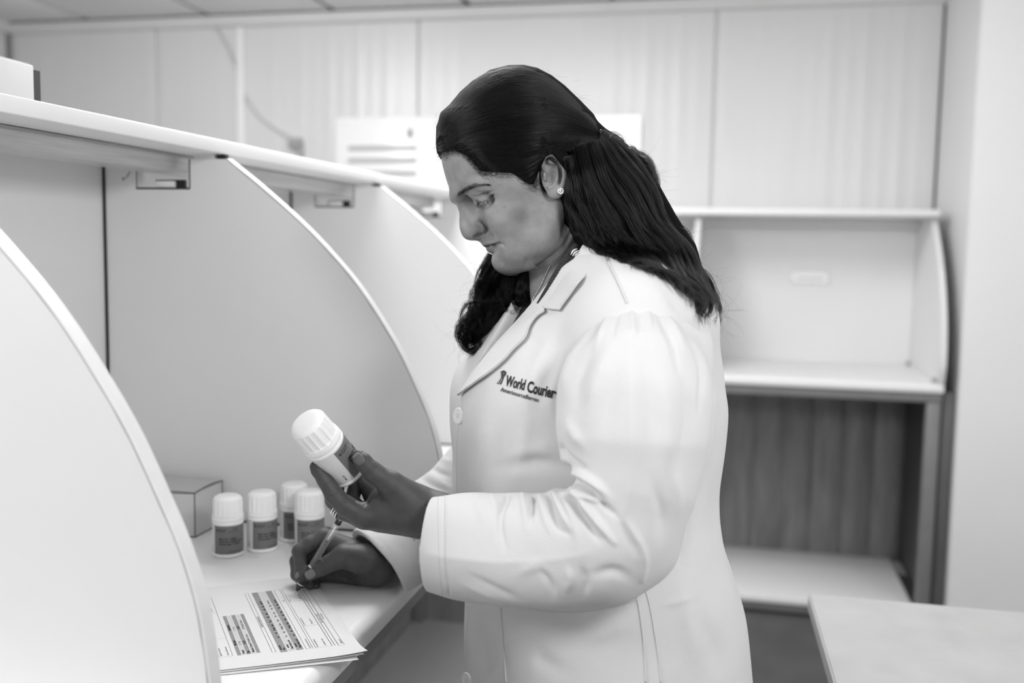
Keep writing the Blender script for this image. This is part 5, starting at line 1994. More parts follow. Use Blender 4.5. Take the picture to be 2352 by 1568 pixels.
def emboss(name, V2, Fc, m, parent, out=0.0009):
    """lettering laid out in chest pixels, dropped onto the cloth with a little thickness"""
    P = [hit(u, v, None, out)[0] for u, v in V2]
    bm = bmesh.new()
    vs = [bm.verts.new(q) for q in P]
    for q in Fc:
        try:
            bm.faces.new([vs[i] for i in q])
        except ValueError:
            pass
    return from_bm(name, bm, m, parent)


def letters(s, u0, v0, u1, v1, shear, bold, m, name):
    """a line of text whose baseline runs from (u0, v0) to (u1, v1); size from the given cap height"""
    h, = (shear[0],)
    V, Fc = text2d(s, 1.0, bold)
    wmax = V[:, 0].max()
    ex = np.array([u1 - u0, v1 - v0]) / wmax
    ey = np.array(shear[1]) * h / 0.73
    V2 = np.array([u0, v0]) + V[:, :1] * ex + V[:, 1:2] * ey
    return emboss(name, V2, Fc, m, coat)


letters('World', 1161, 885.5, 1204.5, 896, (25, (0.22, -1.0)), 0.02, M_EMB, 'lettering')
letters('Courier', 1210, 899, 1273, 915, (25.5, (0.16, -1.0)), 0.03, M_EMB, 'lettering')
letters('AmerisourceBergen', 1150.5, 898, 1237, 923.5, (9.5, (0.25, -1.0)), 0.02, M_EMB2, 'lettering')
# emblem: a tapering striped stem under a round crest
def polygon(pts, m, name):
    pts = np.array(pts, float)
    ctr = pts.mean(0)
    V2 = np.vstack([pts, ctr])
    n = len(pts)
    return emboss(name, V2, [(i, (i + 1) % n, n) for i in range(n)], m, coat)


e0 = lambda x, y: (1130 + x / 14.7, 840 + y / 14.7)
polygon([e0(*q) for q in [(180, 600), (250, 510), (290, 470), (320, 400), (350, 350), (340, 300), (325, 240), (370, 245), (410, 280), (425, 330), (400, 440), (360, 540), (315, 630)]], M_EMB2, 'emblem')
polygon([e0(*q) for q in [(300, 230), (340, 185), (410, 160), (465, 180), (495, 225), (490, 290), (455, 340), (440, 380), (445, 290), (430, 235), (390, 210), (345, 215)]], M_EMB2, 'emblem')
polygon([e0(*q) for q in [(2070, 880), (2190, 870), (2170, 990), (2130, 930)]], M_EMB, 'emblem')
for a, b in (((265, 480), (330, 560)), ((300, 410), (365, 500)), ((235, 540), (290, 610))):
    P = [hit(*e0(*q), None, 0.0013)[0] for q in (a, b)]
    tube('emblem_stripe', P, 0.00035, M_COAT, coat, 5)

# --- shirt ------------------------------------------------------------------
def f_shirt(P):
    d, f, s = f_coat(P, -0.014)
    b = P[:, 1]
    h = np.interp(b, _ovb[::-1], (np.array([.085, .072, .052, .036, .010, -.012, -.02, -.02]))[::-1]).astype(np.float32)
    d = smax(d, -np.maximum(np.abs(s) - h, -(f - 0.02)), 0.006)
    neck = rcone(P, Q(1330, 540, 1.2), Q(1352, 660, 1.205), 0.062, 0.057)
    d = smax(d, -neck, 0.004)
    d = smax(d, np.float32(Q(0, 1250, 1.205)[1]) - P[:, 1], 0.004)
    return smax(d, P[:, 1] - np.float32(Q(0, 570, 1.205)[1]), 0.004)


hv2, hq2 = surface(f_shirt, clo, chi, 0.004)
shirt = quads_mesh('shirt', hv2, hq2, M_SHIRT, person)
rib = []
for a, b in zip(catmull([(1336, 566, 1.128), (1316, 590, 1.114), (1290, 626, 1.102), (1262, 668, 1.096), (1240, 700, 1.094)], 46), catmull([(1320, 556, 1.126), (1299, 583, 1.114), (1272, 624, 1.103), (1250, 664, 1.098), (1232, 696, 1.096)], 46)):
    rib.append((np.array(dep(*a)), np.array(dep(*b))))
M_RIB = cloth('rib_knit', 0.07, 0.5)
bm = bmesh.new()
rows = []
for i, (a, b) in enumerate(rib):
    o = -CF * (0.0011 if i % 2 else 0.0)
    rows.append([bm.verts.new(a + o + (b - a) * k / 5 - CF * 0.0016 * math.sin(math.pi * k / 5)) for k in range(6)])
for A, B in zip(rows[:-1], rows[1:]):
    for k in range(5):
        bm.faces.new((A[k], A[k + 1], B[k + 1], B[k]))
bmesh.ops.solidify(bm, geom=bm.faces[:], thickness=0.002)
from_bm('ribbed_neckband', bm, M_RIB, shirt)
# pale leaf-like motif beside the neckband
for a, b, c in (((1311, 585), (1317, 575), (1326, 571)), ((1315, 588), (1321, 579), (1330, 575)), ((1320, 588), (1325, 582), (1330, 580))):
    P = [np.array(dep(u, v, 1.1015 - (u - 1310) * -0.0006)) for u, v in catmull([a, b, c], 8)]
    tube('motif', P, [0.0003, 0.0006, 0.0009, 0.001, 0.001, 0.0009, 0.0006, 0.0003], mat('pale_motif', 0.7), shirt, 5)

# --- trousers and shoes --------------------------------------------------------
def f_trous(P):
    d = None
    for sd in (-1, 1):
        q = [from_world(HIPW + LATW * 0.085 * sd + np.array([0, 0, z])) for z in (0.0, -0.36, -0.69)]
        e = chain(P, q, [.106, .082, .068], 0.02)
        d = e if d is None else smin(d, e, 0.03)
    z = P @ ZW.astype(P.dtype) + np.float32(CAMZ)
    return smax(smax(d, z - 0.86, 0.01), 0.06 - z, 0.01)


def f_shoes(P):
    d = None
    for sd in (-1, 1):
        toe = from_world(HIPW + LATW * 0.09 * sd + np.array([0, 0, -0.735]) + FWW * 0.145)
        hee = from_world(HIPW + LATW * 0.09 * sd + np.array([0, 0, -0.728]) - FWW * 0.03)
        e = smin(rcone(P, hee, toe, .046, .038), rcone(P, hee, hee + ZW * 0.05, .044, .042), 0.02)
        d = e if d is None else np.minimum(d, e)
    z = P @ ZW.astype(P.dtype) + np.float32(CAMZ)
    return smax(d, 0.001 - z, 0.004)


_b = bounds([from_world(HIPW + np.array([.16, .16, 0.1])), from_world(HIPW - np.array([.16, .16, .80])), from_world(HIPW + FWW * 0.2 + np.array([0, 0, -0.7]))], 0.14)
a_, q_ = surface(f_trous, *_b, 0.009, coarse=3)
quads_mesh('trousers', a_, q_, M_TROUS, person)
a_, q_ = surface(f_shoes, *_b, 0.006, coarse=3)
quads_mesh('shoes', a_, q_, M_BLACK, person)
# ------------------------------------------------------------------ hair
HR = np.random.default_rng(21)
M_HAIRB = mat('hair_mass', 0.005, 0.7, 0.03)
M_HAIR = bpy.data.materials.new('hair_strand')
M_HAIR.use_nodes = True
_nt = M_HAIR.node_tree
_nt.nodes.remove(_nt.nodes['Principled BSDF'])
_h = _nt.nodes.new('ShaderNodeBsdfHairPrincipled')
_h.parametrization = 'COLOR'
_h.inputs['Color'].default_value = (0.003, 0.003, 0.003, 1)
_h.inputs['Roughness'].default_value = 0.22
_h.inputs['Radial Roughness'].default_value = 0.35
_h.inputs['IOR'].default_value = 1.33
_nt.links.new(_h.outputs[0], _nt.nodes['Material Output'].inputs[0])

_pw = [v.co for v in person.data.vertices]
BVP = BVHTree.FromPolygons([tuple(c) for c in _pw], [tuple(p.vertices) for p in person.data.polygons])

FALL = [(1345, 368, 1.182, .042), (1372, 440, 1.160, .052), (1418, 520, 1.150, .050), (1478, 585, 1.140, .042), (1538, 628, 1.136, .034), (1592, 676, 1.140, .023), (1626, 716, 1.145, .011)]
LOCK = [(1188, 612, 1.262, .026), (1160, 660, 1.255, .022), (1130, 712, 1.248, .017), (1100, 752, 1.242, .012), (1086, 780, 1.238, .007)]
OUTL_PX = np.array([(1004, 352), (1001, 330), (1002, 292), (1011, 264), (1031, 243), (1055, 214), (1082, 190), (1122, 165), (1163, 154.5), (1197, 153.5), (1230, 160.5), (1264, 178), (1295, 202), (1330, 236), (1362, 270), (1378, 300),
              (1388, 330), (1360, 380), (1300, 400), (1262, 352), (1243, 392), (1228, 428), (1208, 424), (1176, 402), (1140, 398), (1102, 396), (1071, 362), (1041, 347), (1024, 352)])
OUTL = prof2(OUTL_PX)


def f_hairmass(P):
    f, y, s = hl(P)
    a = np.abs(s)
    # cap: scalp, a little thicker, with the traced outline in the middle plane
    B = np.stack([FW * math.cos(.42) - UPV * math.sin(.42), UPV * math.cos(.42) + FW * math.sin(.42), LAT])
    q = np.clip(a / 0.0815, 0, 1.2)
    rec = np.where(q < 1, 0.098 * (1 - np.sqrt(np.maximum(1 - q * q, 0))), 0.098 + (q - 1) * 0.3)
    # pull every side section in towards the crown by the same amount
    cf, cy = prof2([(1195, 300)])[0]
    rr = np.sqrt((f - cf) ** 2 + (y - cy) ** 2) + 1e-6
    k = (rr + rec * 0.92) / rr
    d = polydist(np.stack([cf + (f - cf) * k, cy + (y - cy) * k], 1), OUTL) * 0.7
    hd = f_head(P) - 0.0045
    near = P - (np.minimum(s, 0) * 2)[:, None] * LAT.astype(P.dtype)
    uv = np.stack([CW / 2 + FPX * near[:, 0] / near[:, 2], CH / 2 - FPX * near[:, 1] / near[:, 2]], 1)
    lower = polydist(uv, OUTL_PX) * np.float32(1.12 / FPX)
    d = np.minimum(smax(d, a - 0.0815, 0.02), smax(hd, lower + 0.002, 0.004))
    fall = chain(P, [Q(*q[:3]) for q in FALL], [q[3] for q in FALL], 0.012)
    fall = smin(fall, chain(P, [Q(1408, 345, 1.172), Q(1452, 400, 1.168), Q(1482, 455, 1.162), Q(1520, 515, 1.156), Q(1560, 575, 1.15)], [.013, .022, .021, .019, .018]), 0.02)
    fall = smin(fall, chain(P, [mir(Q(1320, 420, 1.175)), mir(Q(1365, 500, 1.165)), mir(Q(1425, 580, 1.16))], [.034, .040, .036]), 0.03)
    clear = 0.0022 - f_ear(P)
    fall = smax(fall, clear, 0.004)
    eh = (1 - np.sqrt(((uv[:, 0] - 1268) / 33) ** 2 + ((uv[:, 1] - 402) / 55) ** 2)) * np.float32(0.022)
    fall = smax(fall, eh.astype(P.dtype), 0.003)
    d = smin(d, fall, 0.010)
    lock = chain(P, [Q(*q[:3]) for q in LOCK], [q[3] for q in LOCK], 0.01)
    lock = smin(lock, chain(P, [Q(1226, 622, 1.225), Q(1212, 655, 1.222), Q(1192, 690, 1.222)], [.016, .014, .009]), 0.012)
    return np.minimum(d, lock)


b0 = bounds([Q(990, 150, 1.2), Q(1400, 150, 1.2), Q(1060, 800, 1.24), Q(1650, 740, 1.14)], 0.02)
b0[0][2], b0[1][2] = 1.065, 1.32
a_, q_ = surface(f_hairmass, b0[0], b0[1], 0.0028, project=1)
hair = quads_mesh('hair', a_, q_, M_HAIRB, person)
BVH_ = BVHTree.FromPolygons(to_world(a_).tolist(), q_.tolist())


def strands(name, curves, radius, parent=None, taper=0.5):
    hc = bpy.data.hair_curves.new(name)
    hc.add_curves([len(c) for c in curves])
    P = np.vstack(curves).astype(np.float32)
    hc.attributes['position'].data.foreach_set('vector', P.ravel()) if 'position' in hc.attributes else None
    ra = hc.attributes.get('radius') or hc.attributes.new('radius', 'FLOAT', 'POINT')
    R_ = []
    for i, c in enumerate(curves):
        r = radius if np.isscalar(radius) else radius[i]
        t = np.linspace(0, 1, len(c))
        R_.append(r * (1 - (1 - taper) * t ** 2))
    ra.data.foreach_set('value', np.concatenate(R_).astype(np.float32))
    hc.materials.append(M_HAIR)
    o = bpy.data.objects.new(name, hc)
    COL.objects.link(o)
    o.parent = parent or hair
    o['kind'] = 'stuff'
    return o


def tdepth(u, v, default, use_coat=True, lift=0.0):
    d = Vector(ray(u, v))
    L = d.length
    dn = d / L
    t = default
    h = BVH_.ray_cast(Vector(C0), dn)
    if h[0] is not None:
        t = h[3] / L
    if use_coat:
        for tr in (BV, BVS):
            h = tr.ray_cast(Vector(C0), dn)
            if h[0] is not None:
                t = min(t, h[3] / L - 0.004)
    return t - lift


def smooth1(x, n=2):
    x = np.asarray(x, float)
    for _ in range(n):
        x = np.concatenate([[x[0]], (x[:-2] + 2 * x[1:-1] + x[2:]) / 4, [x[-1]]])
    return x


def flow(guides, g, n):
    """pixel path at position g between neighbouring guide paths"""
    G = [catmull(q, n) for q in guides]
    i = int(min(max(g, 0), len(G) - 1.0001))
    w_ = g - i
    return G[i] * (1 - w_) + G[i + 1] * w_


CAPG = [[(1004, 318), (1010, 266), (1032, 244), (1070, 203), (1122, 167), (1196, 155), (1264, 181), (1318, 228), (1368, 282)],
        [(1010, 310), (1035, 268), (1080, 232), (1140, 198), (1205, 188), (1270, 203), (1325, 243), (1370, 288)],
        [(1018, 312), (1050, 280), (1100, 255), (1160, 236), (1220, 230), (1280, 238), (1335, 264), (1373, 295)],
        [(1022, 328), (1058, 305), (1120, 284), (1180, 272), (1235, 266), (1290, 269), (1340, 284), (1376, 301)],
        [(1024, 348), (1058, 330), (1120, 314), (1185, 307), (1240, 303), (1295, 299), (1345, 302), (1378, 307)],
        [(1040, 348), (1078, 346), (1130, 343), (1190, 339), (1245, 331), (1298, 320), (1348, 313), (1380, 313)],
        [(1070, 362), (1105, 372), (1150, 373), (1200, 367), (1250, 350), (1300, 333), (1350, 323), (1382, 318)],
        [(1100, 392), (1135, 396), (1175, 394), (1215, 382), (1258, 356), (1305, 342), (1352, 333), (1384, 324)],
        [(1165, 398), (1195, 407), (1222, 402), (1242, 372), (1266, 346), (1310, 346), (1354, 340), (1386, 330)]]
cap = []
NP_ = 16
Gc = [catmull(q, NP_) for q in CAPG]
for k in range(5600):
    g = HR.uniform(0, 7.999) if k % 9 else HR.uniform(0, 0.6)
    i = int(g)
    w_ = g - i
    p = Gc[i] * (1 - w_) + Gc[i + 1] * w_
    ph, am = HR.uniform(0, 6.28), HR.uniform(0.3, 1.5)
    s = np.linspace(0, 1, NP_)
    nrm = np.array([0.1, 1.0])
    p = p + np.outer(am * np.sin(s * HR.uniform(3, 9) + ph) + HR.normal() * 1.0, nrm)
    lo_, hi_ = (0.0, 1.0) if k % 5 else sorted(HR.uniform(0, 1, 2))
    if hi_ - lo_ < 0.3:
        continue
    ss = np.linspace(lo_, hi_, NP_)
    p = np.stack([np.interp(ss, s, p[:, 0]), np.interp(ss, s, p[:, 1])], 1)
    lf = HR.uniform(0.0002, 0.0022)
    t = np.array([tdepth(u, v, np.nan, False, lf) for u, v in p])
    ok = np.isfinite(t)
    if ok.sum() < 6:
        continue
    idx = np.arange(NP_)
    t = smooth1(np.interp(idx, idx[ok], t[ok]), 2)
    cap.append(np.array([Q(u, v, tt) for (u, v), tt in zip(p, t)]))
mirror = lambda C: C - 2 * ((C - HO) @ LAT)[:, None] * LAT
strands('strands', [to_world(c) for c in cap] + [to_world(mirror(c)) for c in cap[::2]], 0.00013)

# --- hair falling behind the ear and over the shoulder, in wavy locks -------------
FALLG = [[(1384, 300), (1418, 328), (1462, 362), (1494, 404), (1506, 452), (1530, 500), (1566, 545), (1596, 600), (1630, 655), (1650, 702), (1642, 736)],
         [(1382, 312), (1420, 352), (1462, 405), (1497, 462), (1530, 515), (1565, 568), (1598, 625), (1625, 675), (1638, 715), (1632, 738)],
         [(1372, 322), (1402, 370), (1440, 430), (1482, 492), (1525, 552), (1565, 603), (1598, 650), (1618, 695), (1624, 728)],
         [(1352, 326), (1376, 385), (1408, 450), (1448, 512), (1495, 570), (1543, 616), (1585, 660), (1608, 704), (1616, 728)],
         [(1330, 334), (1348, 400), (1374, 465), (1410, 525), (1455, 578), (1508, 615), (1556, 646), (1590, 682)],
         [(1312, 345), (1324, 415), (1342, 478), (1370, 532), (1410, 573), (1462, 600), (1515, 622), (1558, 648)],
         [(1302, 362), (1309, 430), (1320, 490), (1342, 536), (1376, 568), (1420, 590), (1466, 604)],
         [(1301, 395), (1305, 455), (1311, 502), (1328, 538), (1352, 562), (1386, 584)]]
NF_ = 30
Gf = [catmull(q, NF_) for q in FALLG]
fall_c = []
s = np.linspace(0, 1, NF_)


def wave_lock(G, g0, count, wid, amp, waves, depth0, lift0, tip, coat_on=True, rad=None, push=0.0):
    """a lock of strands round one path of the flow, waving together"""
    i = int(min(max(g0, 0), len(G) - 1.001))
    w_ = g0 - i
    c = G[i] * (1 - w_) + G[i + 1] * w_
    n = len(c)
    s = np.linspace(0, 1, n)
    tg = np.gradient(c, axis=0)
    tg /= np.linalg.norm(tg, axis=1)[:, None] + 1e-9
    nr = np.stack([-tg[:, 1], tg[:, 0]], 1)
    ph = 2.6 * math.sin(g0 * 1.15 + 0.4) + 1.9 * g0 + HR.normal() * 0.55
    am = amp * HR.uniform(0.6, 1.25)
    wv = waves * HR.uniform(0.93, 1.07)
    length = HR.uniform(0.78, 1.06)
    out = []
    base = am * np.sin(s * 6.283 * wv + ph) * (0.15 + 0.85 * s)
    zw = am * 0.6 * np.cos(s * 6.283 * wv + ph) * (0.2 + 0.8 * s)
    cc = c + nr * base[:, None]
    td = smooth1([tdepth(u, v, depth0, coat_on, 0.0) for u, v in cc], 4)
    td = np.minimum(td, depth0 + 0.03)
    for k in range(count):
        o = HR.normal() * wid
        oz = HR.normal() * wid * 0.0004
        env = (1 - tip * s)
        p = cc + nr * (o * env + HR.normal() * 0.8 * s * np.sin(s * 9 + HR.uniform(0, 6.28)))[:, None]
        L = length * HR.uniform(0.86, 1.0)
        ss = np.minimum(np.linspace(0, L, n), 1.0)
        pu, pv = np.interp(ss, s, p[:, 0]), np.interp(ss, s, p[:, 1])
        over = np.maximum(np.linspace(0, L, n) - 1.0, 0) * 420
        pu, pv = pu + over * 0.2, pv + over
        e_ = ((pv - 402) / 55) ** 2
        pu = np.where(e_ < 1, np.maximum(pu, 1268 + 33 * np.sqrt(np.maximum(1 - e_, 0))), pu)      # keep clear of the ear
        t = np.interp(ss, s, td) - lift0 - zw * 0.0008 - oz * env - push
        out.append(np.array([Q(u, v, tt) for u, v, tt in zip(pu, pv, t)]))
    return out


for k in range(170):
    g = HR.uniform(0, 6.95)
    fall_c += wave_lock(Gf, g, 26, HR.uniform(2.0, 5.5), HR.uniform(8, 13), 3.7, 1.15, HR.uniform(0.0005, 0.013), HR.uniform(0.2, 0.8))
strands('strands', [to_world(c) for c in fall_c], 0.00014)

# loose curls at the back of the head, under the clip
curl = []
LOOPS = [[(1392, 332), (1400, 312), (1414, 312), (1428, 325), (1432, 348), (1420, 362)], [(1402, 335), (1412, 318), (1426, 322), (1436, 340), (1434, 358)], [(1425, 362), (1436, 345), (1452, 340), (1462, 352), (1470, 372)],
         [(1440, 366), (1462, 352), (1486, 362), (1500, 388), (1494, 410), (1474, 412), (1462, 398)], [(1450, 380), (1478, 372), (1500, 392), (1508, 420), (1500, 446), (1480, 448)], [(1460, 400), (1486, 392), (1506, 412), (1506, 440), (1490, 462), (1470, 458)],
         [(1448, 410), (1478, 404), (1502, 424), (1504, 450), (1512, 474), (1530, 480)], [(1465, 440), (1492, 440), (1508, 460), (1514, 490), (1536, 506)], [(1480, 470), (1510, 478), (1528, 500), (1552, 512)], [(1500, 490), (1532, 492), (1556, 518), (1570, 545)],
         [(1540, 520), (1572, 530), (1590, 565), (1596, 600)], [(1560, 550), (1592, 572), (1606, 610), (1618, 640)], [(1590, 610), (1622, 632), (1640, 668), (1646, 700)], [(1610, 650), (1640, 672), (1652, 704), (1648, 736)], [(1600, 690), (1610, 725), (1632, 740), (1648, 728), (1650, 706)], [(1618, 720), (1632, 746), (1650, 738), (1648, 716)]]
for q in LOOPS:
    for k in range(70):
        c = catmull(q, 24)
        j = HR.normal(size=2) * 3.2
        sc_ = 1 + HR.normal() * 0.09
        m_ = c.mean(0)
        c = m_ + (c - m_) * sc_ + j + HR.normal(size=(1, 2)) * 1.2
        a0 = HR.uniform(0, 0.25)
        a1 = HR.uniform(0.7, 1.0)
        ss = np.linspace(a0, a1, 24)
        s24 = np.linspace(0, 1, 24)
        c = np.stack([np.interp(ss, s24, c[:, 0]), np.interp(ss, s24, c[:, 1])], 1)
        tt = 1.168 + HR.normal() * 0.012 + 0.012 * np.sin(ss * 4 + HR.uniform(0, 6))
        curl.append(np.array([Q(u, v, t) for (u, v), t in zip(c, tt)]))
strands('strands', [to_world(c) for c in curl], 0.00013)

# lock in front, on the far side of the neck
LOCKG = [[(1124, 582), (1106, 612), (1096, 650), (1090, 690), (1068, 724), (1052, 756), (1062, 792), (1090, 808)],
         [(1142, 590), (1124, 628), (1113, 668), (1104, 706), (1082, 740), (1066, 768), (1076, 796), (1094, 800)],
         [(1168, 600), (1146, 642), (1134, 684), (1122, 722), (1098, 752), (1082, 778), (1090, 796)],
         [(1200, 606), (1176, 650), (1160, 690), (1146, 722), (1122, 752), (1100, 776)],
         [(1238, 612), (1212, 652), (1190, 690), (1172, 716), (1150, 738)],
         [(1244, 624), (1226, 660), (1206, 690), (1190, 712)]]
Gl = [catmull(q, 28) for q in LOCKG]
lock_c = []
for k in range(105):
    g = HR.uniform(0, 4.98)
    lock_c += wave_lock(Gl, g, 22, HR.uniform(2.0, 4.5), HR.uniform(7, 11), 2.9, 1.225, HR.uniform(0.0, 0.006), HR.uniform(0.1, 0.6), False)
for q in ([(1150, 690), (1120, 692), (1090, 694), (1068, 697), (1075, 706)], [(1160, 660), (1180, 700), (1192, 730), (1190, 742)], [(1100, 640), (1088, 690), (1102, 720)], [(1150, 690), (1160, 712), (1178, 716), (1190, 706), (1180, 690)],
          [(1062, 740), (1050, 765), (1060, 795), (1085, 812), (1098, 800)], [(1056, 752), (1062, 786), (1082, 802), (1094, 786)], [(1080, 700), (1072, 730), (1082, 752)], [(1112, 600), (1096, 626), (1090, 660), (1098, 690)], [(1104, 640), (1084, 668), (1080, 702), (1094, 726)], [(1130, 600), (1108, 640), (1104, 680)],
          [(1094, 690), (1066, 706), (1056, 740), (1070, 756)], [(1066, 742), (1052, 768), (1068, 790), (1080, 770), (1070, 752)], [(1066, 780), (1076, 806), (1096, 806), (1104, 786), (1094, 772)], [(1110, 740), (1096, 770), (1104, 796)]):
    for k in range(30):
        c = catmull(q, 20) + HR.normal(size=2) * 2.0 + np.outer(np.linspace(0, 1, 20), HR.normal(size=2) * 3)
        lock_c.append(np.array([Q(u, v, 1.212 + HR.normal() * 0.004) for u, v in c]))
strands('strands', [to_world(c) for c in lock_c], 0.00013)

# stray hairs: round the outline, along the hairline, off the shoulders
fly = []
def arc(u0, v0, a0, turn, L, n=20):
    """a smooth wisp that starts at (u0, v0) heading a0 and turns steadily"""
    q = [(u0, v0)]
    a = a0
    for _ in range(n - 1):
        q.append((q[-1][0] + math.cos(a) * L / n, q[-1][1] + math.sin(a) * L / n))
        a += turn / n
    return np.array(q)


for k in range(190):
    z = HR.uniform()
    if z < 0.5:
        u0, v0 = Gf[0][HR.integers(6, 29)] + HR.normal(size=2) * 5 + np.array([-8, 4])
        c, tt = arc(u0, v0, HR.uniform(-0.7, 1.3), HR.uniform(-1.5, 3.4), HR.uniform(30, 110), 26), 1.16
    elif z < 0.75:
        u0, v0 = Gl[0][HR.integers(0, 26)] + HR.normal(size=2) * 4 + np.array([6, 0])
        c, tt = arc(u0, v0, HR.uniform(2.2, 4.2), HR.uniform(-3.2, 1.5), HR.uniform(25, 85), 26), 1.235
    else:
        u0, v0 = Gc[0][HR.integers(1, 15)]
        c, tt = arc(u0, v0 + 3, HR.uniform(-0.6, 0.5), HR.uniform(0.2, 1.3), HR.uniform(30, 80), 18), 1.19
    fly.append(np.array([Q(u, v, tt + 0.004 * math.sin(k)) for u, v in c]))
HLN = catmull([(1010, 330), (1008, 350), (1014, 364), (1026, 354), (1041, 348), (1058, 354), (1074, 368), (1090, 388), (1104, 400), (1130, 402), (1160, 400), (1190, 408), (1212, 426), (1232, 432)], 80)
for k in range(420):
    u0, v0 = HLN[HR.integers(0, 80)] + HR.normal(size=2) * 3
    back = u0 > 1085
    L = HR.uniform(8, 30) * (1.3 if back else 0.8)
    a = HR.uniform(-0.9, 0.7) if back else HR.uniform(-1.2, 0.4)
    d = np.array([math.cos(a), math.sin(a)]) * L
    b_ = np.array([-d[1], d[0]]) * HR.uniform(-0.35, 0.35)
    c = catmull([(u0, v0), (u0 + d[0] * .5 + b_[0], v0 + d[1] * .5 + b_[1]), (u0 + d[0], v0 + d[1])], 8)
    pts = []
    for u, v in c:
        h = BVP.ray_cast(Vector(C0), Vector(ray(u, v)).normalized())
        t0 = 1.19 if h[0] is None else float((np.array(h[0]) - C0) @ CF)
        t1 = tdepth(u, v, t0, False, 0.0)
        pts.append(min(t0, t1))
    pts = smooth1(pts, 2) - np.linspace(0.0003, HR.uniform(0.0008, 0.003), 8)
    fly.append(np.array([Q(u, v, t) for (u, v), t in zip(c, pts)]))
for k in range(120):                                              # tiny curls at the very front of the parting
    u0, v0 = HR.uniform(1000, 1014), HR.uniform(255, 362)
    a = HR.uniform(1.8, 4.6)
    L = HR.uniform(4, 13)
    c = catmull([(u0 + 6, v0 - 2), (u0 + 2, v0), (u0 + math.cos(a) * L * .6, v0 + math.sin(a) * L * .5), (u0 + math.cos(a) * L, v0 + math.sin(a) * L + 3)], 8)
    fly.append(np.array([Q(u, v, 1.193 + HR.normal() * .006) for u, v in c]))
strands('stray_hairs', [to_world(c) for c in fly], 0.00007)

# hair clip: a dark claw half buried where the hair is gathered
clip_pts = [(1378, 300, 1.150), (1392, 318, 1.147), (1402, 342, 1.146), (1404, 366, 1.150)]
bm = bmesh.new()
cp = catmull([to_world(Q(*q)) for q in clip_pts], 20)
bm_tube(bm, cp, [0.002 + 0.0035 * math.sin(math.pi * (i + 1) / 21) for i in range(20)], 10)
for k in range(5):
    a = cp[3 + k * 3]
    bm_tube(bm, [a, a + (CR * -0.006 + CU * -0.004), a + (CR * -0.010 + CU * -0.012)], [0.0016, 0.0013, 0.0006], 6)
clip = from_bm('hair_clip', bm, mat('hair_clip_plastic', 0.015, 0.25, 0.6), hair, True)

# eyebrows and lashes
br = []
BROW = catmull([(1050, 450), (1060, 444), (1072, 435.5), (1086, 429), (1104, 425), (1120, 424.5)], 60)


def onface(c, lift):
    t = []
    for u, v in c:
        h = BVP.ray_cast(Vector(C0), Vector(ray(u, v)).normalized())
        t.append(1.18 if h[0] is None else float((np.array(h[0]) - C0) @ CF))
    return np.array([Q(u, v, tt - l) for (u, v), tt, l in zip(c, smooth1(t, 1), lift)])


for k in range(210):
    i = int(60 * HR.uniform() ** 0.9) % 60
    x = i / 59
    u0, v0 = BROW[i] + np.array([0, HR.normal() * np.interp(x, [0, .25, .7, 1], [2.6, 3.6, 2.4, 1.0])])
    L = np.interp(x, [0, .4, 1], [7, 11, 10]) * HR.uniform(.7, 1.2)
    a = np.interp(x, [0, .3, .7, 1], [-1.1, -0.75, -0.25, 0.1]) + HR.normal() * .18
    c = catmull([(u0, v0), (u0 + math.cos(a) * L * .5, v0 + math.sin(a) * L * .5), (u0 + math.cos(a + .3) * L, v0 + math.sin(a + .2) * L)], 6)
    br.append(onface(c, np.linspace(0.0001, 0.0007, 6)))
strands('eyebrow', [to_world(c) for c in br], 0.00007, person, 0.4)
strands('eyebrow', [to_world(mirror(c)) for c in br], 0.00007, person, 0.4)
la = []
LID = catmull([(1096, 462.5), (1101, 465), (1107, 465), (1115, 461.5), (1123, 456), (1133, 448)], 40)
for k in range(64):
    i = HR.integers(0, 40)
    x = i / 39
    u0, v0 = LID[i]
    d = np.array([np.interp(x, [0, 1], [-4, 6]) + HR.normal() * 1.2, np.interp(x, [0, .5, 1], [13, 15, 10]) * HR.uniform(.75, 1.1)])
    h = onface([(u0, v0)] * 3, [0.0003] * 3)[0]
    t0 = h[2]
    la.append(np.array([Q(u0, v0, t0), Q(u0 + d[0] * .4, v0 + d[1] * .55, t0 - .0022), Q(u0 + d[0], v0 + d[1] * .95, t0 - .0052)]))
strands('eyelash', [to_world(c) for c in la], 0.00008, person, 0.3)
strands('eyelash', [to_world(mirror(c)) for c in la], 0.00008, person, 0.3)

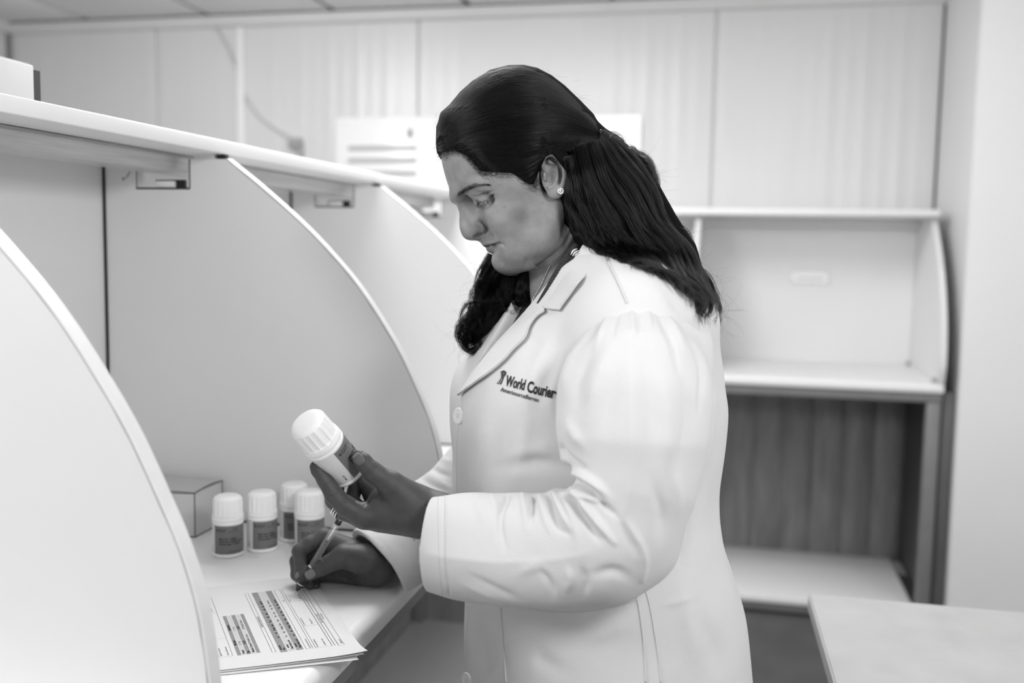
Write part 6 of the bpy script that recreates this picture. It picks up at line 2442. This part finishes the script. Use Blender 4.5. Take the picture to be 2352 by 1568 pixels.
# ------------------------------------------------------------------ jewellery
M_SILVER = mat('silver', 0.75, 0.18, metallic=1.0)
M_STONE = mat('clear_stone', 0.45, 0.06, 0.8, metallic=0.7)
h = BVP.ray_cast(Vector(C0), Vector(ray(1288, 439)).normalized())
ep = np.array(h[0]) - CF * 0.0014 if h[0] is not None else dep(1288, 439, 1.105)
bm = bmesh.new()
for k in range(9):
    a = k * math.tau / 8
    c = ep + (CR * math.cos(a) + CU * math.sin(a)) * (0.0026 if k < 8 else 0)
    bmesh.ops.create_icosphere(bm, subdivisions=1, radius=0.00115 if k < 8 else 0.0019, matrix=Matrix.Translation(Vector(c)))
ear = from_bm('earring', bm, M_STONE, person)
bm = bmesh.new()
bm_tube(bm, [ep + CF * 0.0016, ep + CF * 0.0002], [0.0034, 0.0038], 20)
from_bm('setting', bm, M_SILVER, ear)
# necklace: fine beads from behind the neck down to the shirt opening
nk = catmull([(1262, 612, 1.130), (1250, 640, 1.128), (1238, 664, 1.128), (1226, 684, 1.130), (1219, 700, 1.133), (1213, 716, 1.137)], 34)
bm = bmesh.new()
for u, v, t in nk:
    hh = BVP.ray_cast(Vector(C0), Vector(ray(u, v)).normalized())
    c = (np.array(hh[0]) - CF * 0.0012) if hh[0] is not None else dep(u, v, t)
    bmesh.ops.create_icosphere(bm, subdivisions=1, radius=0.00125, matrix=Matrix.Translation(Vector(c)))
nl = from_bm('necklace', bm, M_SILVER, person, True)
nl['kind'] = 'stuff'
bm = bmesh.new()
for k, (u, v) in enumerate([(1213, 712), (1219, 708), (1208, 716), (1214, 720), (1222, 702), (1226, 700), (1230, 697)]):
    hh = BVP.ray_cast(Vector(C0), Vector(ray(u, v)).normalized())
    c = (np.array(hh[0]) - CF * 0.0018) if hh[0] is not None else dep(u, v, 1.133)
    bmesh.ops.create_icosphere(bm, subdivisions=1, radius=0.0017, matrix=Matrix.Translation(Vector(c)))
pd_ = from_bm('pendant', bm, M_STONE, person)
pd_['kind'] = 'stuff'
# ring with two bands on the middle finger
ra_, rb_ = Q(776, 1158, 1.099), Q(790, 1172, 1.096)
ax_ = (rb_ - ra_) / np.linalg.norm(rb_ - ra_)
rc_ = Q(783, 1168, 1.0965)
e_1 = np.cross(ax_, [0, 0, 1.0]); e_1 /= np.linalg.norm(e_1)
e_2 = np.cross(ax_, e_1)
ring = None
for off in (-0.0030, 0.0, 0.0030):
    bm = bmesh.new()
    loop = [to_world(rc_ + ax_ * off + (e_1 * math.cos(a) + e_2 * math.sin(a)) * 0.0114) for a in np.linspace(0, 2 * math.pi, 33)]
    bm_tube(bm, loop, 0.0010, 8, False)
    o = from_bm('ring' if ring is None else 'ring_band', bm, M_SILVER, person if ring is None else ring, True)
    ring = ring or o
